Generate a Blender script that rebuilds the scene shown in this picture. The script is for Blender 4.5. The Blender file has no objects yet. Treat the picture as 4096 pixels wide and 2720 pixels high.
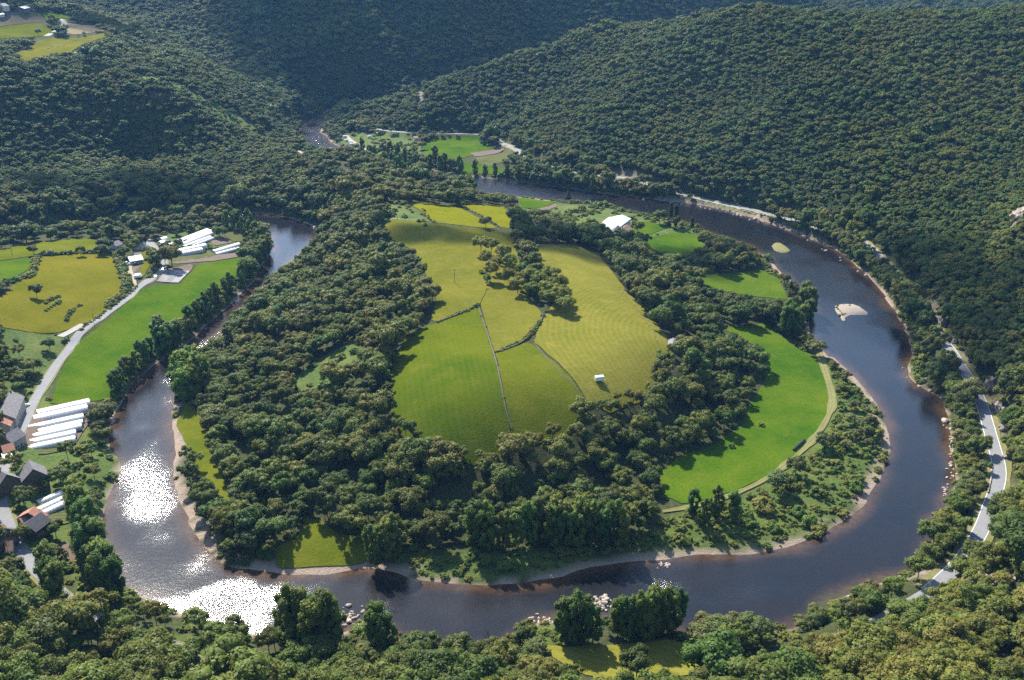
import bpy, bmesh, math, random
import numpy as np
from mathutils import Vector, Matrix
from mathutils.geometry import delaunay_2d_cdt

# ------------------------------------------------------------------ camera, sky, sun, exposure
SC = bpy.context.scene
COL = SC.collection
CAM_H, PITCH, LENS = 240.0, math.radians(22.5), 35.0
cam_d = bpy.data.cameras.new('camera')
cam_d.lens = LENS; cam_d.sensor_width = 36.0; cam_d.sensor_fit = 'HORIZONTAL'
cam_d.clip_start = 1.0; cam_d.clip_end = 12000.0
cam = bpy.data.objects.new('camera', cam_d); COL.objects.link(cam)
cam.location = (0, 0, CAM_H); cam.rotation_euler = (math.pi / 2 - PITCH, 0, 0)
SC.camera = cam

SUN_EL, SUN_AZ = math.radians(42.5), math.radians(-25.0)     # azimuth from +Y, negative is to the left
SUNV = np.array([math.cos(SUN_EL) * math.sin(SUN_AZ), math.cos(SUN_EL) * math.cos(SUN_AZ), math.sin(SUN_EL)])
world = bpy.data.worlds.new('World'); SC.world = world; world.use_nodes = True
wn = world.node_tree
bg = wn.nodes['Background']
sky = wn.nodes.new('ShaderNodeTexSky'); sky.sky_type = 'NISHITA'; sky.sun_disc = False
sky.sun_elevation = SUN_EL; sky.sun_rotation = SUN_AZ; sky.altitude = 300; sky.dust_density = 0.6; sky.ozone_density = 1.4
wn.links.new(sky.outputs[0], bg.inputs[0]); bg.inputs[1].default_value = 0.115
sun_d = bpy.data.lights.new('sun', 'SUN'); sun_d.energy = 4.4; sun_d.angle = math.radians(0.53); sun_d.color = (1.0, 0.95, 0.86)
sun = bpy.data.objects.new('sun', sun_d); COL.objects.link(sun)
sun.rotation_euler = Vector(tuple(-SUNV)).to_track_quat('-Z', 'Y').to_euler()
sun.location = (0, 0, 900)
vs = SC.view_settings; SC.display_settings.display_device = 'sRGB'
vs.view_transform = 'Standard'; vs.look = 'None'; vs.gamma = 1.0; vs.use_curve_mapping = False; vs.exposure = 1.38
cy = SC.cycles
cy.max_bounces = 6; cy.diffuse_bounces = 3; cy.glossy_bounces = 2; cy.transmission_bounces = 4
cy.volume_bounces = 0; cy.transparent_max_bounces = 14
cy.sample_clamp_direct = 0.0; cy.sample_clamp_indirect = 6.0
cy.use_denoising = False
cy.caustics_reflective = False; cy.caustics_refractive = False

HAZE_DENSITY = 0.00004
rnd = random.Random(7)
R = np.random.default_rng(11)

# ------------------------------------------------------------------ pixel -> world
F = 4096 * LENS / 36.0
CP, SP = math.cos(PITCH), math.sin(PITCH)

def ray(px, py):
    u = (np.asarray(px, float) - 2048) / F; v = (np.asarray(py, float) - 1360) / F
    return u, CP - v * SP, -SP - v * CP

def at_z(px, py, z=0.0):
    dx, dy, dz = ray(px, py)
    t = (z - CAM_H) / dz
    return dx * t, dy * t

def to_px(x, y, z):
    x = np.asarray(x, float); y = np.asarray(y, float); z = np.asarray(z, float) - CAM_H
    f = y * CP - z * SP; d = -y * SP - z * CP
    f = np.where(f < 1, 1, f)
    return 2048 + F * x / f, 1360 + F * d / f

def smooth(a, b, x):
    t = np.clip((x - a) / (b - a), 0, 1); return t * t * (3 - 2 * t)

def hash2(ix, iy, s):
    n = (ix.astype(np.int64) * 374761393 + iy.astype(np.int64) * 668265263 + s * 974634777) & 0x7fffffff
    n = ((n ^ (n >> 13)) * 1274126177) & 0x7fffffff
    return ((n ^ (n >> 16)) & 0xffff) / 65535.0

def vnoise(x, y, s=0):
    ix = np.floor(x); iy = np.floor(y); fx = x - ix; fy = y - iy
    fx = fx * fx * (3 - 2 * fx); fy = fy * fy * (3 - 2 * fy)
    a = hash2(ix, iy, s); b = hash2(ix + 1, iy, s); c = hash2(ix, iy + 1, s); d = hash2(ix + 1, iy + 1, s)
    return (a * (1 - fx) + b * fx) * (1 - fy) + (c * (1 - fx) + d * fx) * fy

def fbm(x, y, s=0, o=3):
    r = 0; a = 0.5; k = 1.0
    for i in range(o):
        r = r + a * (vnoise(x * k + 17.3 * i, y * k - 9.1 * i, s + i) - 0.5); a *= 0.5; k *= 2.03
    return r * 2

# ------------------------------------------------------------------ river outline (photo trace, put on the water plane)
RIV = [(1450,421),(1400,428),(1336,442),(1297,499),(1284,529),(1308,546),(1323,568),(1384,598),(1440,625),(1523,646),(1590,660),(1640,670),
 (1700,678),(1760,690),(1850,703),(1950,713),(2048,723),(2180,742),(2308,758),(2481,784),(2600,796),(2698,806),(2828,823),(2958,853),(3072,888),
 (3202,936),(3300,975),(3375,1018),(3430,1065),(3488,1114),(3540,1180),(3592,1257),(3630,1320),(3653,1403),(3640,1450),(3631,1499),(3670,1540),(3722,1568),
 (3765,1595),(3787,1640),(3800,1700),(3809,1794),(3825,1880),(3812,1950),(3786,2040),(3745,2100),(3717,2192),(3675,2255),(3620,2298),(3490,2342),(3376,2385),(3300,2440),
 (3247,2480),(3150,2520),(3000,2530),(2850,2520),(2760,2545),(2690,2520),(2600,2500),(2500,2480),(2400,2482),(2300,2478),(2200,2490),(2130,2500),(2060,2560),(1950,2600),
 (1800,2606),(1650,2580),(1540,2540),(1440,2510),(1350,2540),(1200,2550),(1050,2545),(920,2520),(800,2480),(700,2445),(590,2405),(500,2355),(450,2300),
 (415,2220),(402,2130),(408,2060),(425,2000),(450,1940),(478,1890),(470,1835),(440,1790),(430,1740),(440,1690),(468,1640),(500,1580),(560,1505),
 (640,1442),(720,1392),(790,1340),(840,1290),(905,1235),(960,1180),(1010,1125),(1045,1065),(1080,1010),(1083,950),(1045,903),(950,882),(830,870),
 (700,876),(500,898),(300,926),(100,950),(-300,990),(-300,960),(100,922),(300,897),(500,872),(700,850),(850,842),(980,848),(1130,866),(1200,886),(1262,908),
 (1272,932),(1235,985),(1180,1035),(1110,1095),(1045,1150),(975,1235),(905,1305),(835,1375),(775,1430),(740,1505),(705,1600),(686,1700),(700,1790),(690,1880),
 (700,1950),(730,2030),(780,2140),(830,2200),(900,2250),(980,2277),(1080,2291),(1180,2302),(1300,2302),(1420,2278),(1550,2282),(1630,2302),(1750,2327),(1900,2337),
 (2050,2336),(2200,2311),(2350,2272),(2480,2257),(2620,2242),(2780,2218),(2900,2217),(3050,2211),(3200,2171),(3330,2111),(3430,2041),(3480,1971),(3540,1861),
 (3560,1766),(3545,1701),(3500,1611),(3440,1531),(3380,1471),(3300,1421),(3252,1371),(3240,1300),(3226,1172),(3170,1131),(3130,1091),(3080,1041),(3020,1001),
 (2950,966),(2850,936),(2780,906),(2700,881),(2620,866),(2400,820),(2330,812),(2200,802),(2130,792),(1960,779),(1850,768),(1700,748),(1560,717),(1450,687),
 (1340,647),(1260,612),(1200,570),(1195,540),(1205,518),(1232,494),(1284,464),(1325,437),(1400,416),(1450,411)]

def dense(pts, closed=True, n=4):
    p = np.array(pts, float)
    out = []; N = len(p); rng = range(N if closed else N - 1)
    for i in rng:
        if closed: a, b, c, d = p[i - 1], p[i], p[(i + 1) % N], p[(i + 2) % N]
        else: a, b, c, d = p[max(i - 1, 0)], p[i], p[i + 1], p[min(i + 2, N - 1)]
        for k in range(n):
            t = k / n
            out.append(0.5 * ((2 * b) + (c - a) * t + (2 * a - 5 * b + 4 * c - d) * t * t + (3 * b - a - 3 * c + d) * t ** 3))
    if not closed: out.append(p[-1])
    return np.array(out)

_rx, _ry = at_z(*np.array(RIV, float).T)
RIVW = dense(np.stack([_rx, _ry], 1), True, 3)
RIVW = RIVW + np.stack([fbm(RIVW[:, 0] / 9, RIVW[:, 1] / 9, 5, 2), fbm(RIVW[:, 0] / 9, RIVW[:, 1] / 9, 9, 2)], 1) * 1.6

def seg_dist(x, y, poly, closed=True, chunk=40):
    """unsigned distance to a polyline and the parameter index of the nearest segment"""
    A = poly; B = np.roll(poly, -1, 0)
    if not closed: A, B = poly[:-1], poly[1:]
    best = np.full(x.shape, 1e18); bi = np.zeros(x.shape, np.int32)
    for i, ((ax, ay), (bx_, by_)) in enumerate(zip(A, B)):
        dx, dy = bx_ - ax, by_ - ay; L = dx * dx + dy * dy + 1e-9
        t = np.clip(((x - ax) * dx + (y - ay) * dy) / L, 0, 1)
        d = (x - ax - t * dx) ** 2 + (y - ay - t * dy) ** 2
        m = d < best
        best = np.where(m, d, best); bi = np.where(m, i, bi)
    return np.sqrt(best), bi

def inside(x, y, poly):
    c = np.zeros(x.shape, bool)
    A = poly; B = np.roll(poly, -1, 0)
    for (ax, ay), (bx_, by_) in zip(A, B):
        if ay == by_: continue
        m = ((ay > y) != (by_ > y)) & (x < (bx_ - ax) * (y - ay) / (by_ - ay) + ax)
        c ^= m
    return c

def sdf(x, y, poly):
    d, _ = seg_dist(x, y, poly)
    return np.where(inside(x, y, poly), -d, d)

# ------------------------------------------------------------------ height field
CPS = []
def c(px, py, z):
    x, y = at_z(px, py, z); CPS.append((float(x), float(y), float(z)))
def w(x, y, z): CPS.append((x, y, z))
for i in range(0, len(RIVW), 11): w(RIVW[i, 0], RIVW[i, 1], 3.0)
# meander hill
for q in [(1600,885,34),(1760,960,34),(1900,1050,33),(2100,960,30),(1740,1210,33),(1900,1230,31),(2050,1300,30),(2250,1150,30),(2400,1250,29),(2500,1180,26),
          (2640,1390,27),(2450,1450,28),(2200,1450,29),(1720,1350,31),(1600,1480,29),(1640,1650,27),(1900,1740,26),(2100,1690,26),(2320,1570,26),(2520,1500,26),
          (1850,870,29),(1700,780,26),(1560,800,30),(2000,850,24),(1450,740,33),(1300,655,32),(1500,690,27),(1390,760,32),(1470,850,32),(1420,950,24),(1300,1100,14),(1500,1100,26),(1500,1300,24),
          (1250,1300,14),(1050,1350,8),(1300,1600,14),(1050,1600,6),(1500,1750,16),(1200,1850,7),(1750,1930,9),(2050,1900,9),(2350,1800,9),(2650,1650,9),(2850,1500,10),(2700,1250,14),
          (2850,1350,9),(2600,1080,14),(2400,980,17),(2250,900,14),(2100,840,12),(1880,790,13),(2440,890,7),(2650,960,5),(2900,1050,5),(2950,1150,4),(3100,1250,4),(3150,1450,4),(3000,1800,4),
          (3300,1700,3.5),(2750,1950,4),(3300,1950,3),(3100,2080,3),(2700,2120,3.5),(2400,2170,3.5),(2000,2230,3),(1500,2200,3.5),(1200,2180,3.5),(900,2100,3.5),(1000,1950,4.5),(820,1750,3.5),(1300,2050,6)]: c(*q)
# neck and spur to the left hill
for q in [(1170,622,28),(1230,690,24),(1120,760,14),(1260,800,16),(1080,680,22),(1000,770,10)]: c(*q)
for q in [(850,650,22),(600,675,22),(300,730,22),(0,790,22),(-300,850,22),(850,760,9),(500,800,8),(200,850,8),(0,890,8)]: c(*q)
for q in [(600,600,26),(300,640,26),(0,690,28),(900,590,26)]: c(*q)
for q in [(1150,555,14),(1050,470,33),(950,395,53),(830,315,74),(700,235,94),(560,150,106),(430,110,112),(300,235,104),(100,260,104),(-200,280,108),(-500,320,110),
          (600,420,70),(300,430,68),(0,450,70),(800,480,52),(950,500,38),(450,300,92)]: c(*q)
# plateau and hills in the upper left
for q in [(200,160,113),(0,170,116),(400,110,116),(200,80,124),(0,100,126),(-300,150,126),(280,40,132),(60,35,140),(0,0,152)]: c(*q)
w(-1300, 2300, 200); w(-900, 2400, 190); w(-760, 2050, 142); w(-600, 2300, 165); w(-1000, 2100, 160); w(-1500, 2400, 230); w(-1300,1500,140)
# side valley behind the left spur, and the big shaded mountain
for q in [(-255,1385,18),(-330,1420,28),(-430,1500,50),(-530,1620,75),(-620,1780,105)]: w(*q)
for q in [(-265,1530,70),(-265,1640,128),(-265,1740,185),(-265,1900,245),(-400,1620,95),(-430,1760,165),(-480,1900,235),(-560,1950,200),(-620,2100,250),
          (-100,1560,55),(-80,1680,120),(-60,1800,190),(-40,1950,248),(100,1640,50),(120,1780,118),(150,1900,190),(180,2050,250),
          (300,1760,70),(330,1900,135),(360,2050,215),(400,2200,255),(480,1900,85),(520,2050,160),(560,2200,230)]: w(*q)
w(-150,1460,6); w(0,1490,6); w(150,1530,8); w(300,1590,14)
# flat land with the camp, right-hand road and the right hill
for q in [(1500,600,4),(1650,640,4),(1800,590,5),(1950,640,5),(1450,540,4),(1600,525,6),(1750,528,7),(1950,535,7),(2060,600,7),(2250,680,8),(2480,712,8),(2700,775,8),(2900,815,8),(3080,850,8),(3250,905,8),
          (3430,955,8),(3560,1050,8),(3640,1180,8),(3700,1260,8),(3850,1490,9),(3920,1740,9),(3970,1950,9),(3900,2150,9),(3720,2360,9),(3600,2440,8),(3200,2610,8),(2900,2690,7)]: c(*q)
_foot = np.array([(1470,462),(1600,528),(1750,530),(1950,536),(2060,598),(2260,685),(2520,712),(2720,778),(3100,855),(3430,952),(3560,1045),(3640,1175),(3720,1260),(3870,1480),(3945,1740),(4005,1940),(3960,2080),(3900,2180)], float)
FOOT = np.stack(at_z(_foot[:, 0], _foot[:, 1], 8.0), 1)
_cr = np.array([(1500,420),(1580,405),(1700,352),(1850,302),(2000,236),(2250,150),(2430,142),(2600,118),(2900,88),(3300,84),(3700,78),(4096,72),(4600,76)], float)
_t = np.arange(300, 2200, 4.0)
for col_, r0 in [(1600,None),(1720,None),(1900,None),(2080,None),(2280,None),(2500,None),(2750,None),(3000,None),(3250,None),(3480,None),(3700,None),(3850,None),(4000,1750),(4180,1900),(4500,2000)]:
    rc = float(np.interp(col_, _cr[:, 0], _cr[:, 1])); rf = r0 or float(np.interp(col_, _foot[:, 0], _foot[:, 1]))
    for k in (.18, .36, .54, .72, .86, 1.0):
        row_ = rf + (rc - rf) * k; dx, dy, dz = ray(col_, row_)
        tt = _t / dy; x_, y_, z_ = dx * tt, _t, CAM_H + dz * tt
        d_, _ = seg_dist(x_, y_, FOOT, False); g_ = z_ - (8 + .56 * d_)
        ok_ = (z_ > 8) & (g_ < 0) & (x_ > np.interp(y_, FOOT[::-1, 1], FOOT[::-1, 0]))
        if ok_.any():
            i_ = int(ok_.argmax()); w(float(x_[i_]), float(y_[i_]), float(z_[i_]))
            if k == 1.0:      # rounded top, then down behind
                u_ = np.array([.80, .60]); w(float(x_[i_] + u_[0] * 90), float(y_[i_] + u_[1] * 90), float(z_[i_] - 4)); w(float(x_[i_] + u_[0] * 260), float(y_[i_] + u_[1] * 260), max(14., float(z_[i_] - 60)))
for q in [(0,1440,14),(130,1500,30),(330,1560,50),(560,1600,72),(800,1500,95),(1000,1400,130)]: w(*q)
for q in [(480,1900,80),(1300,1750,150),(640,2050,122),(900,2150,165),(1200,2150,190),(1450,2050,200),(700,2300,230),(1000,2400,240),(1500,2300,250)]: w(*q)
# left valley floor
for q in [(100,985,9),(300,975,7),(450,1000,6),(60,1080,13),(250,1100,12),(450,1150,7),(100,1250,15),(300,1280,8),(0,1400,14),(150,1420,7),(400,1330,4.5),(600,1180,4),(800,1090,4),(900,1030,3.5),
          (750,980,3.5),(620,1000,5),(540,1050,6),(900,940,3),(60,1560,8),(100,1700,5),(300,1600,4),(250,1800,4),(60,1900,6),(200,2050,4.5),(40,2200,6),(150,2280,5),(330,2300,4),(-300,1200,35),(-300,1600,22),(-300,2000,18)]: c(*q)
# near bank and the slope the picture is taken from
for q in [(100,2380,9),(0,2500,18),(150,2560,13),(370,2450,4.5),(560,2530,5),(740,2630,6),(300,2660,12),(600,2680,8),(1000,2650,6),(1400,2660,6),(1800,2680,5.5),(2200,2620,4),(2500,2650,4),(2750,2640,5),
          (3000,2600,5),(3300,2540,5),(3480,2450,6),(3300,2690,10),(3450,2620,12),(3600,2560,15),(3750,2500,18),(3850,2330,14),(3980,2250,20),(4096,2150,26),(4090,2350,34),(4000,2500,36),(3900,2650,38),(4090,2600,50),(3650,2690,26)]: c(*q)
for X in range(-900, 1201, 150):
    k = smooth(60, 330, X) * 18 + smooth(-60, -330, X) * 8
    w(X, 262, 7 + k * 0.5); w(X, 225, 22 + k * .3); w(X, 180, 50); w(X, 120, 100); w(X, 50, 160); w(X, -60, 215); w(X, -150, 225)
CPS = np.array(CPS)
_D = np.hypot(CPS[:, None, 0] - CPS[None, :, 0], CPS[:, None, 1] - CPS[None, :, 1])
_C = 35.0
_K = np.sqrt(_D ** 2 + _C ** 2)
_n = len(CPS)
_A = np.zeros((_n + 1, _n + 1)); _A[:_n, :_n] = -_K + np.eye(_n) * -2.0 * -1; _A[:_n, _n] = 1; _A[_n, :_n] = 1
_sol = np.linalg.solve(_A, np.r_[CPS[:, 2], 0])

GX0, GX1, GY0, GY1, GS = -1520.0, 1640.0, -120.0, 2560.0, 4.0
gx = np.arange(GX0, GX1 + .1, GS); gy = np.arange(GY0, GY1 + .1, GS)
NX, NY = len(gx), len(gy)

def rbf(x, y):
    out = np.full(x.shape, _sol[_n])
    for (a, b, _), k in zip(CPS, _sol[:_n]):
        out -= k * np.sqrt((x - a) ** 2 + (y - b) ** 2 + _C ** 2)
    return out
_cx = np.arange(GX0, GX1 + 20, 16.0); _cy = np.arange(GY0, GY1 + 20, 16.0)
_CXX, _CYY = np.meshgrid(_cx, _cy)
_coarse = rbf(_CXX, _CYY)

def bil(Z, x0, y0, s, x, y):
    fx = np.clip((x - x0) / s, 0, Z.shape[1] - 1.001); fy = np.clip((y - y0) / s, 0, Z.shape[0] - 1.001)
    ix = fx.astype(int); iy = fy.astype(int); fx = fx - ix; fy = fy - iy
    return (Z[iy, ix] * (1 - fx) + Z[iy, ix + 1] * fx) * (1 - fy) + (Z[iy + 1, ix] * (1 - fx) + Z[iy + 1, ix + 1] * fx) * fy

GX, GY = np.meshgrid(gx, gy)
Z = bil(_coarse, GX0, GY0, 16.0, GX, GY)
for _ in range(4):      # take the creases out of the coarse grid
    Z[1:-1] = (Z[:-2] + 2 * Z[1:-1] + Z[2:]) / 4; Z[:, 1:-1] = (Z[:, :-2] + 2 * Z[:, 1:-1] + Z[:, 2:]) / 4
_hm = smooth(22, 75, Z)
Z = Z + _hm * (fbm(GX / 150, GY / 150, 3, 4) * 9 - np.abs(fbm((GX + GY * .35) / 110, (GY - GX * .2) / 240, 21, 2)) * 9 + 2)
Z = Z + fbm(GX / 40, GY / 40, 31, 2) * 0.9
# distance to the river, only where it matters
SD = np.full(GX.shape, 400.0)
_m = (GY > 250) & (GY < 1620) & (np.abs(GX) < 760)
SD[_m] = sdf(GX[_m], GY[_m], RIVW)
_lp = np.array([(1200,760),(1290,900),(1240,985),(980,1235),(780,1430),(690,1700),(700,1950),(830,2200),(1080,2291),(1550,2282),(2050,2336),(2620,2242),(3200,2171),(3480,1971),(3560,1766),(3440,1531),(3240,1340),(3226,1172),(3020,1001),(2700,881),(2330,812),(1960,779),(1560,717),(1380,700)], float)
LOOP = np.stack(at_z(_lp[:, 0], _lp[:, 1]), 1)
INL = np.zeros(GX.shape, bool); INL[_m] = inside(GX[_m], GY[_m], LOOP)
_bs = np.where(INL, 0.16, 0.34)
Z = np.maximum(Z, 1.6)
_o = np.clip(SD, 0, 400)
_k = smooth(2, 24, _o)
Z = np.where(SD > 0, (1 - _k) * np.minimum(_bs * _o + 0.02, Z) + _k * Z, -np.minimum(2.6, 0.22 * np.abs(SD)) - 0.02)

def hgt(x, y): return bil(Z, GX0, GY0, GS, np.asarray(x, float), np.asarray(y, float))
def sd_at(x, y): return bil(SD, GX0, GY0, GS, np.asarray(x, float), np.asarray(y, float))

def ground(pts):
    """photo points -> points on the ground (first hit of the sight line)"""
    p = np.array(pts, float).reshape(-1, 2)
    dx, dy, dz = ray(p[:, 0], p[:, 1])
    t = np.arange(180, 3000, 3.0)[None, :] / dy[:, None]
    X = dx[:, None] * t; Y = dy[:, None] * t; ZZ = CAM_H + dz[:, None] * t
    g = ZZ - hgt(X, Y)
    hit = (g < 0)
    i = np.where(hit.any(1), hit.argmax(1), g.shape[1] - 1); i = np.maximum(i, 1)
    r = np.arange(len(p))
    g0, g1 = g[r, i - 1], g[r, i]
    f = np.clip(g0 / (g0 - g1 + 1e-9), 0, 1)
    return np.stack([X[r, i - 1] + f * (X[r, i] - X[r, i - 1]), Y[r, i - 1] + f * (Y[r, i] - Y[r, i - 1])], 1)

def resample(p, step):
    d = np.r_[0, np.cumsum(np.hypot(*np.diff(p, axis=0).T))]
    n = max(2, int(d[-1] / step) + 1); s = np.linspace(0, d[-1], n)
    return np.stack([np.interp(s, d, p[:, k]) for k in range(p.shape[1])], 1)

# ------------------------------------------------------------------ roads: trace, then level the ground under them
ROADS = {   # name, label: traces in photo pixels, width
 'valley_road': ([(2010,575),(2060,598),(2110,625),(2180,655),(2260,682),(2330,696),(2420,705),(2520,716),(2620,742),(2720,778),(2850,810),(2960,830),(3100,862),(3250,905),(3345,935),(3440,958),(3480,985),(3520,1030),(3575,1085),(3625,1150),(3660,1200),(3690,1245),(3715,1290),(3760,1350),(3800,1395),(3850,1470),(3890,1545),(3925,1620),(3950,1700),(3975,1780),(3995,1850),(3998,1905),(3985,1960),(3960,2030),(3930,2110),(3890,2180),(3845,2245),(3780,2310),(3715,2365)], 6.4),
 'lower_lane': ([(3715,2365),(3650,2410),(3560,2465),(3450,2520),(3330,2570),(3240,2595),(3130,2625),(3050,2650),(2950,2675),(2870,2710)], 4.8),
 'camp_road': ([(1480,512),(1540,522),(1600,530),(1700,530),(1800,536),(1900,536),(1960,545),(2010,575)], 6.0),
 'village_road': ([(575,955),(600,975),(612,985),(625,1000),(640,1025),(652,1050),(655,1070),(640,1090),(612,1115),(560,1150),(520,1185),(490,1210),(440,1245),(380,1290),(330,1330),(300,1365),(270,1410),(235,1450),(190,1520),(150,1580),(120,1640),(95,1700),(60,1760),(30,1830),(8,1900),(0,1960),(5,2030),(25,2080),(50,2140),(80,2200),(130,2270),(200,2330),(270,2395),(345,2440),(400,2485),(480,2530),(600,2560),(700,2600),(765,2640),(850,2690),(1000,2725)], 5.2),
 'farm_track': ([(535,1160),(530,1130),(525,1110),(515,1085),(512,1062),(530,1050),(560,1055)], 5.0),
 'side_lane': ([(335,1300),(310,1310),(280,1330),(240,1345)], 5.0),
 'hill_track': ([(1115,672),(1160,655),(1195,640),(1212,625),(1200,612),(1175,603),(1150,598)], 5.0),
 'plateau_lane': ([(186,147),(205,135),(235,118),(252,103),(258,90),(240,80),(210,75),(185,72)], 7.0),
 'camp_track': ([(1385,545),(1400,560),(1425,575),(1450,588),(1470,600)], 5.0),
 'meadow_track': ([(3275,1420),(3300,1480),(3322,1560),(3330,1620),(3300,1690),(3250,1765),(3180,1830),(3090,1900),(2990,1955),(2890,1995),(2760,2030),(2650,2050)], 3.6),
}
ROADW = {}
for nm, (pts, wd) in ROADS.items():
    p = ground(pts); p = resample(dense(p, False, 6), 4.0)
    for _ in range(3): p[1:-1] = (p[:-2] + 2 * p[1:-1] + p[2:]) / 4
    z = hgt(p[:, 0], p[:, 1]); k = 9
    zp = np.pad(z, k, mode='edge'); z = np.convolve(zp, np.ones(2 * k + 1) / (2 * k + 1), 'valid')
    z = np.maximum(z, 2.4)
    ROADW[nm] = (np.c_[p, z], wd)
for nm, (p, wd) in ROADW.items():
    x0, x1, y0, y1 = p[:, 0].min() - 20, p[:, 0].max() + 20, p[:, 1].min() - 20, p[:, 1].max() + 20
    ii = np.where((GX > x0) & (GX < x1) & (GY > y0) & (GY < y1) & (SD > 0.5))
    d, bi = seg_dist(GX[ii], GY[ii], p[:, :2], False)
    zt = p[bi, 2]
    k = 1 - smooth(wd / 2 + 3.2, wd / 2 + 11, d)
    Z[ii] = Z[ii] * (1 - k) + zt * k

# ------------------------------------------------------------------ materials
def lin(r, g, b):
    return tuple(((v / 255) / 12.92 if v <= 10 else ((v / 255 + .055) / 1.055) ** 2.4) for v in (r, g, b)) + (1.0,)

class NT:
    def __init__(self, name):
        self.m = bpy.data.materials.new(name); self.m.use_nodes = True
        self.t = self.m.node_tree; self.t.nodes.clear()
        self.out = self.n('ShaderNodeOutputMaterial')
    def n(self, typ, **kw):
        o = self.t.nodes.new(typ)
        for k, v in kw.items():
            if k.startswith('i_'):
                o.inputs[int(k[2:])].default_value = v
            else: setattr(o, k, v)
        return o
    def l(self, a, b): self.t.links.new(a, b)
    def pos(self):
        g = self.n('ShaderNodeNewGeometry'); return g.outputs['Position']
    def noise(self, vec, scale, detail=3, rough=.55, dist=0):
        o = self.n('ShaderNodeTexNoise'); o.inputs['Scale'].default_value = scale; o.inputs['Detail'].default_value = detail
        o.inputs['Roughness'].default_value = rough; o.inputs['Distortion'].default_value = dist
        if vec is not None: self.l(vec, o.inputs['Vector'])
        return o.outputs['Fac']
    def ramp(self, fac, stops):
        o = self.n('ShaderNodeValToRGB'); e = o.color_ramp.elements
        while len(e) > len(stops): e.remove(e[-1])
        while len(e) < len(stops): e.new(0.5)
        for k, (p, cc) in enumerate(stops): e[k].position = p; e[k].color = cc if len(cc) == 4 else tuple(cc) + (1,)
        self.l(fac, o.inputs[0]); return o.outputs[0]
    def mix(self, fac, a, b, mode='MIX'):
        o = self.n('ShaderNodeMix', data_type='RGBA', blend_type=mode)
        for s, v in ((o.inputs[0], fac), (o.inputs[6], a), (o.inputs[7], b)):
            if hasattr(v, 'is_output') or isinstance(v, bpy.types.NodeSocket): self.l(v, s)
            else: s.default_value = v
        return o.outputs[2]
    def math(self, op, a, b=None, clamp=False):
        o = self.n('ShaderNodeMath', operation=op, use_clamp=clamp)
        for s, v in ((o.inputs[0], a), (o.inputs[1], b)):
            if v is None: continue
            if isinstance(v, bpy.types.NodeSocket): self.l(v, s)
            else: s.default_value = v
        return o.outputs[0]
    def attr(self, name, out='Fac', typ='GEOMETRY'):
        o = self.n('ShaderNodeAttribute', attribute_name=name, attribute_type=typ); return o.outputs[out]
    def bump(self, h, strength, dist, normal=None):
        o = self.n('ShaderNodeBump'); o.inputs['Strength'].default_value = strength; o.inputs['Distance'].default_value = dist
        self.l(h, o.inputs['Height'])
        if normal is not None: self.l(normal, o.inputs['Normal'])
        return o.outputs[0]
    def principled(self, col, rough=.8, normal=None, spec=.25, **kw):
        o = self.n('ShaderNodeBsdfPrincipled')
        if isinstance(col, bpy.types.NodeSocket): self.l(col, o.inputs['Base Color'])
        else: o.inputs['Base Color'].default_value = col if len(col) == 4 else tuple(col) + (1,)
        if isinstance(rough, bpy.types.NodeSocket): self.l(rough, o.inputs['Roughness'])
        else: o.inputs['Roughness'].default_value = rough
        o.inputs['Specular IOR Level'].default_value = spec
        for k, v in kw.items(): o.inputs[k].default_value = v
        if normal is not None: self.l(normal, o.inputs['Normal'])
        self.l(o.outputs[0], self.out.inputs[0]); return o

def plain(name, col, rough=.75, var=.18, scale=.6, bump=0.0, spec=.25):
    t = NT(name); p = t.pos(); f = t.noise(p, scale, 4, .6)
    a = tuple(min(1, v * (1 + var)) for v in col[:3]) + (1,); b = tuple(v * (1 - var) for v in col[:3]) + (1,)
    cc = t.ramp(f, [(.3, b), (.7, a)])
    nb = t.bump(t.noise(p, scale * 6, 3), bump, .2) if bump else None
    t.principled(cc, rough, nb, spec); return t.m

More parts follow.
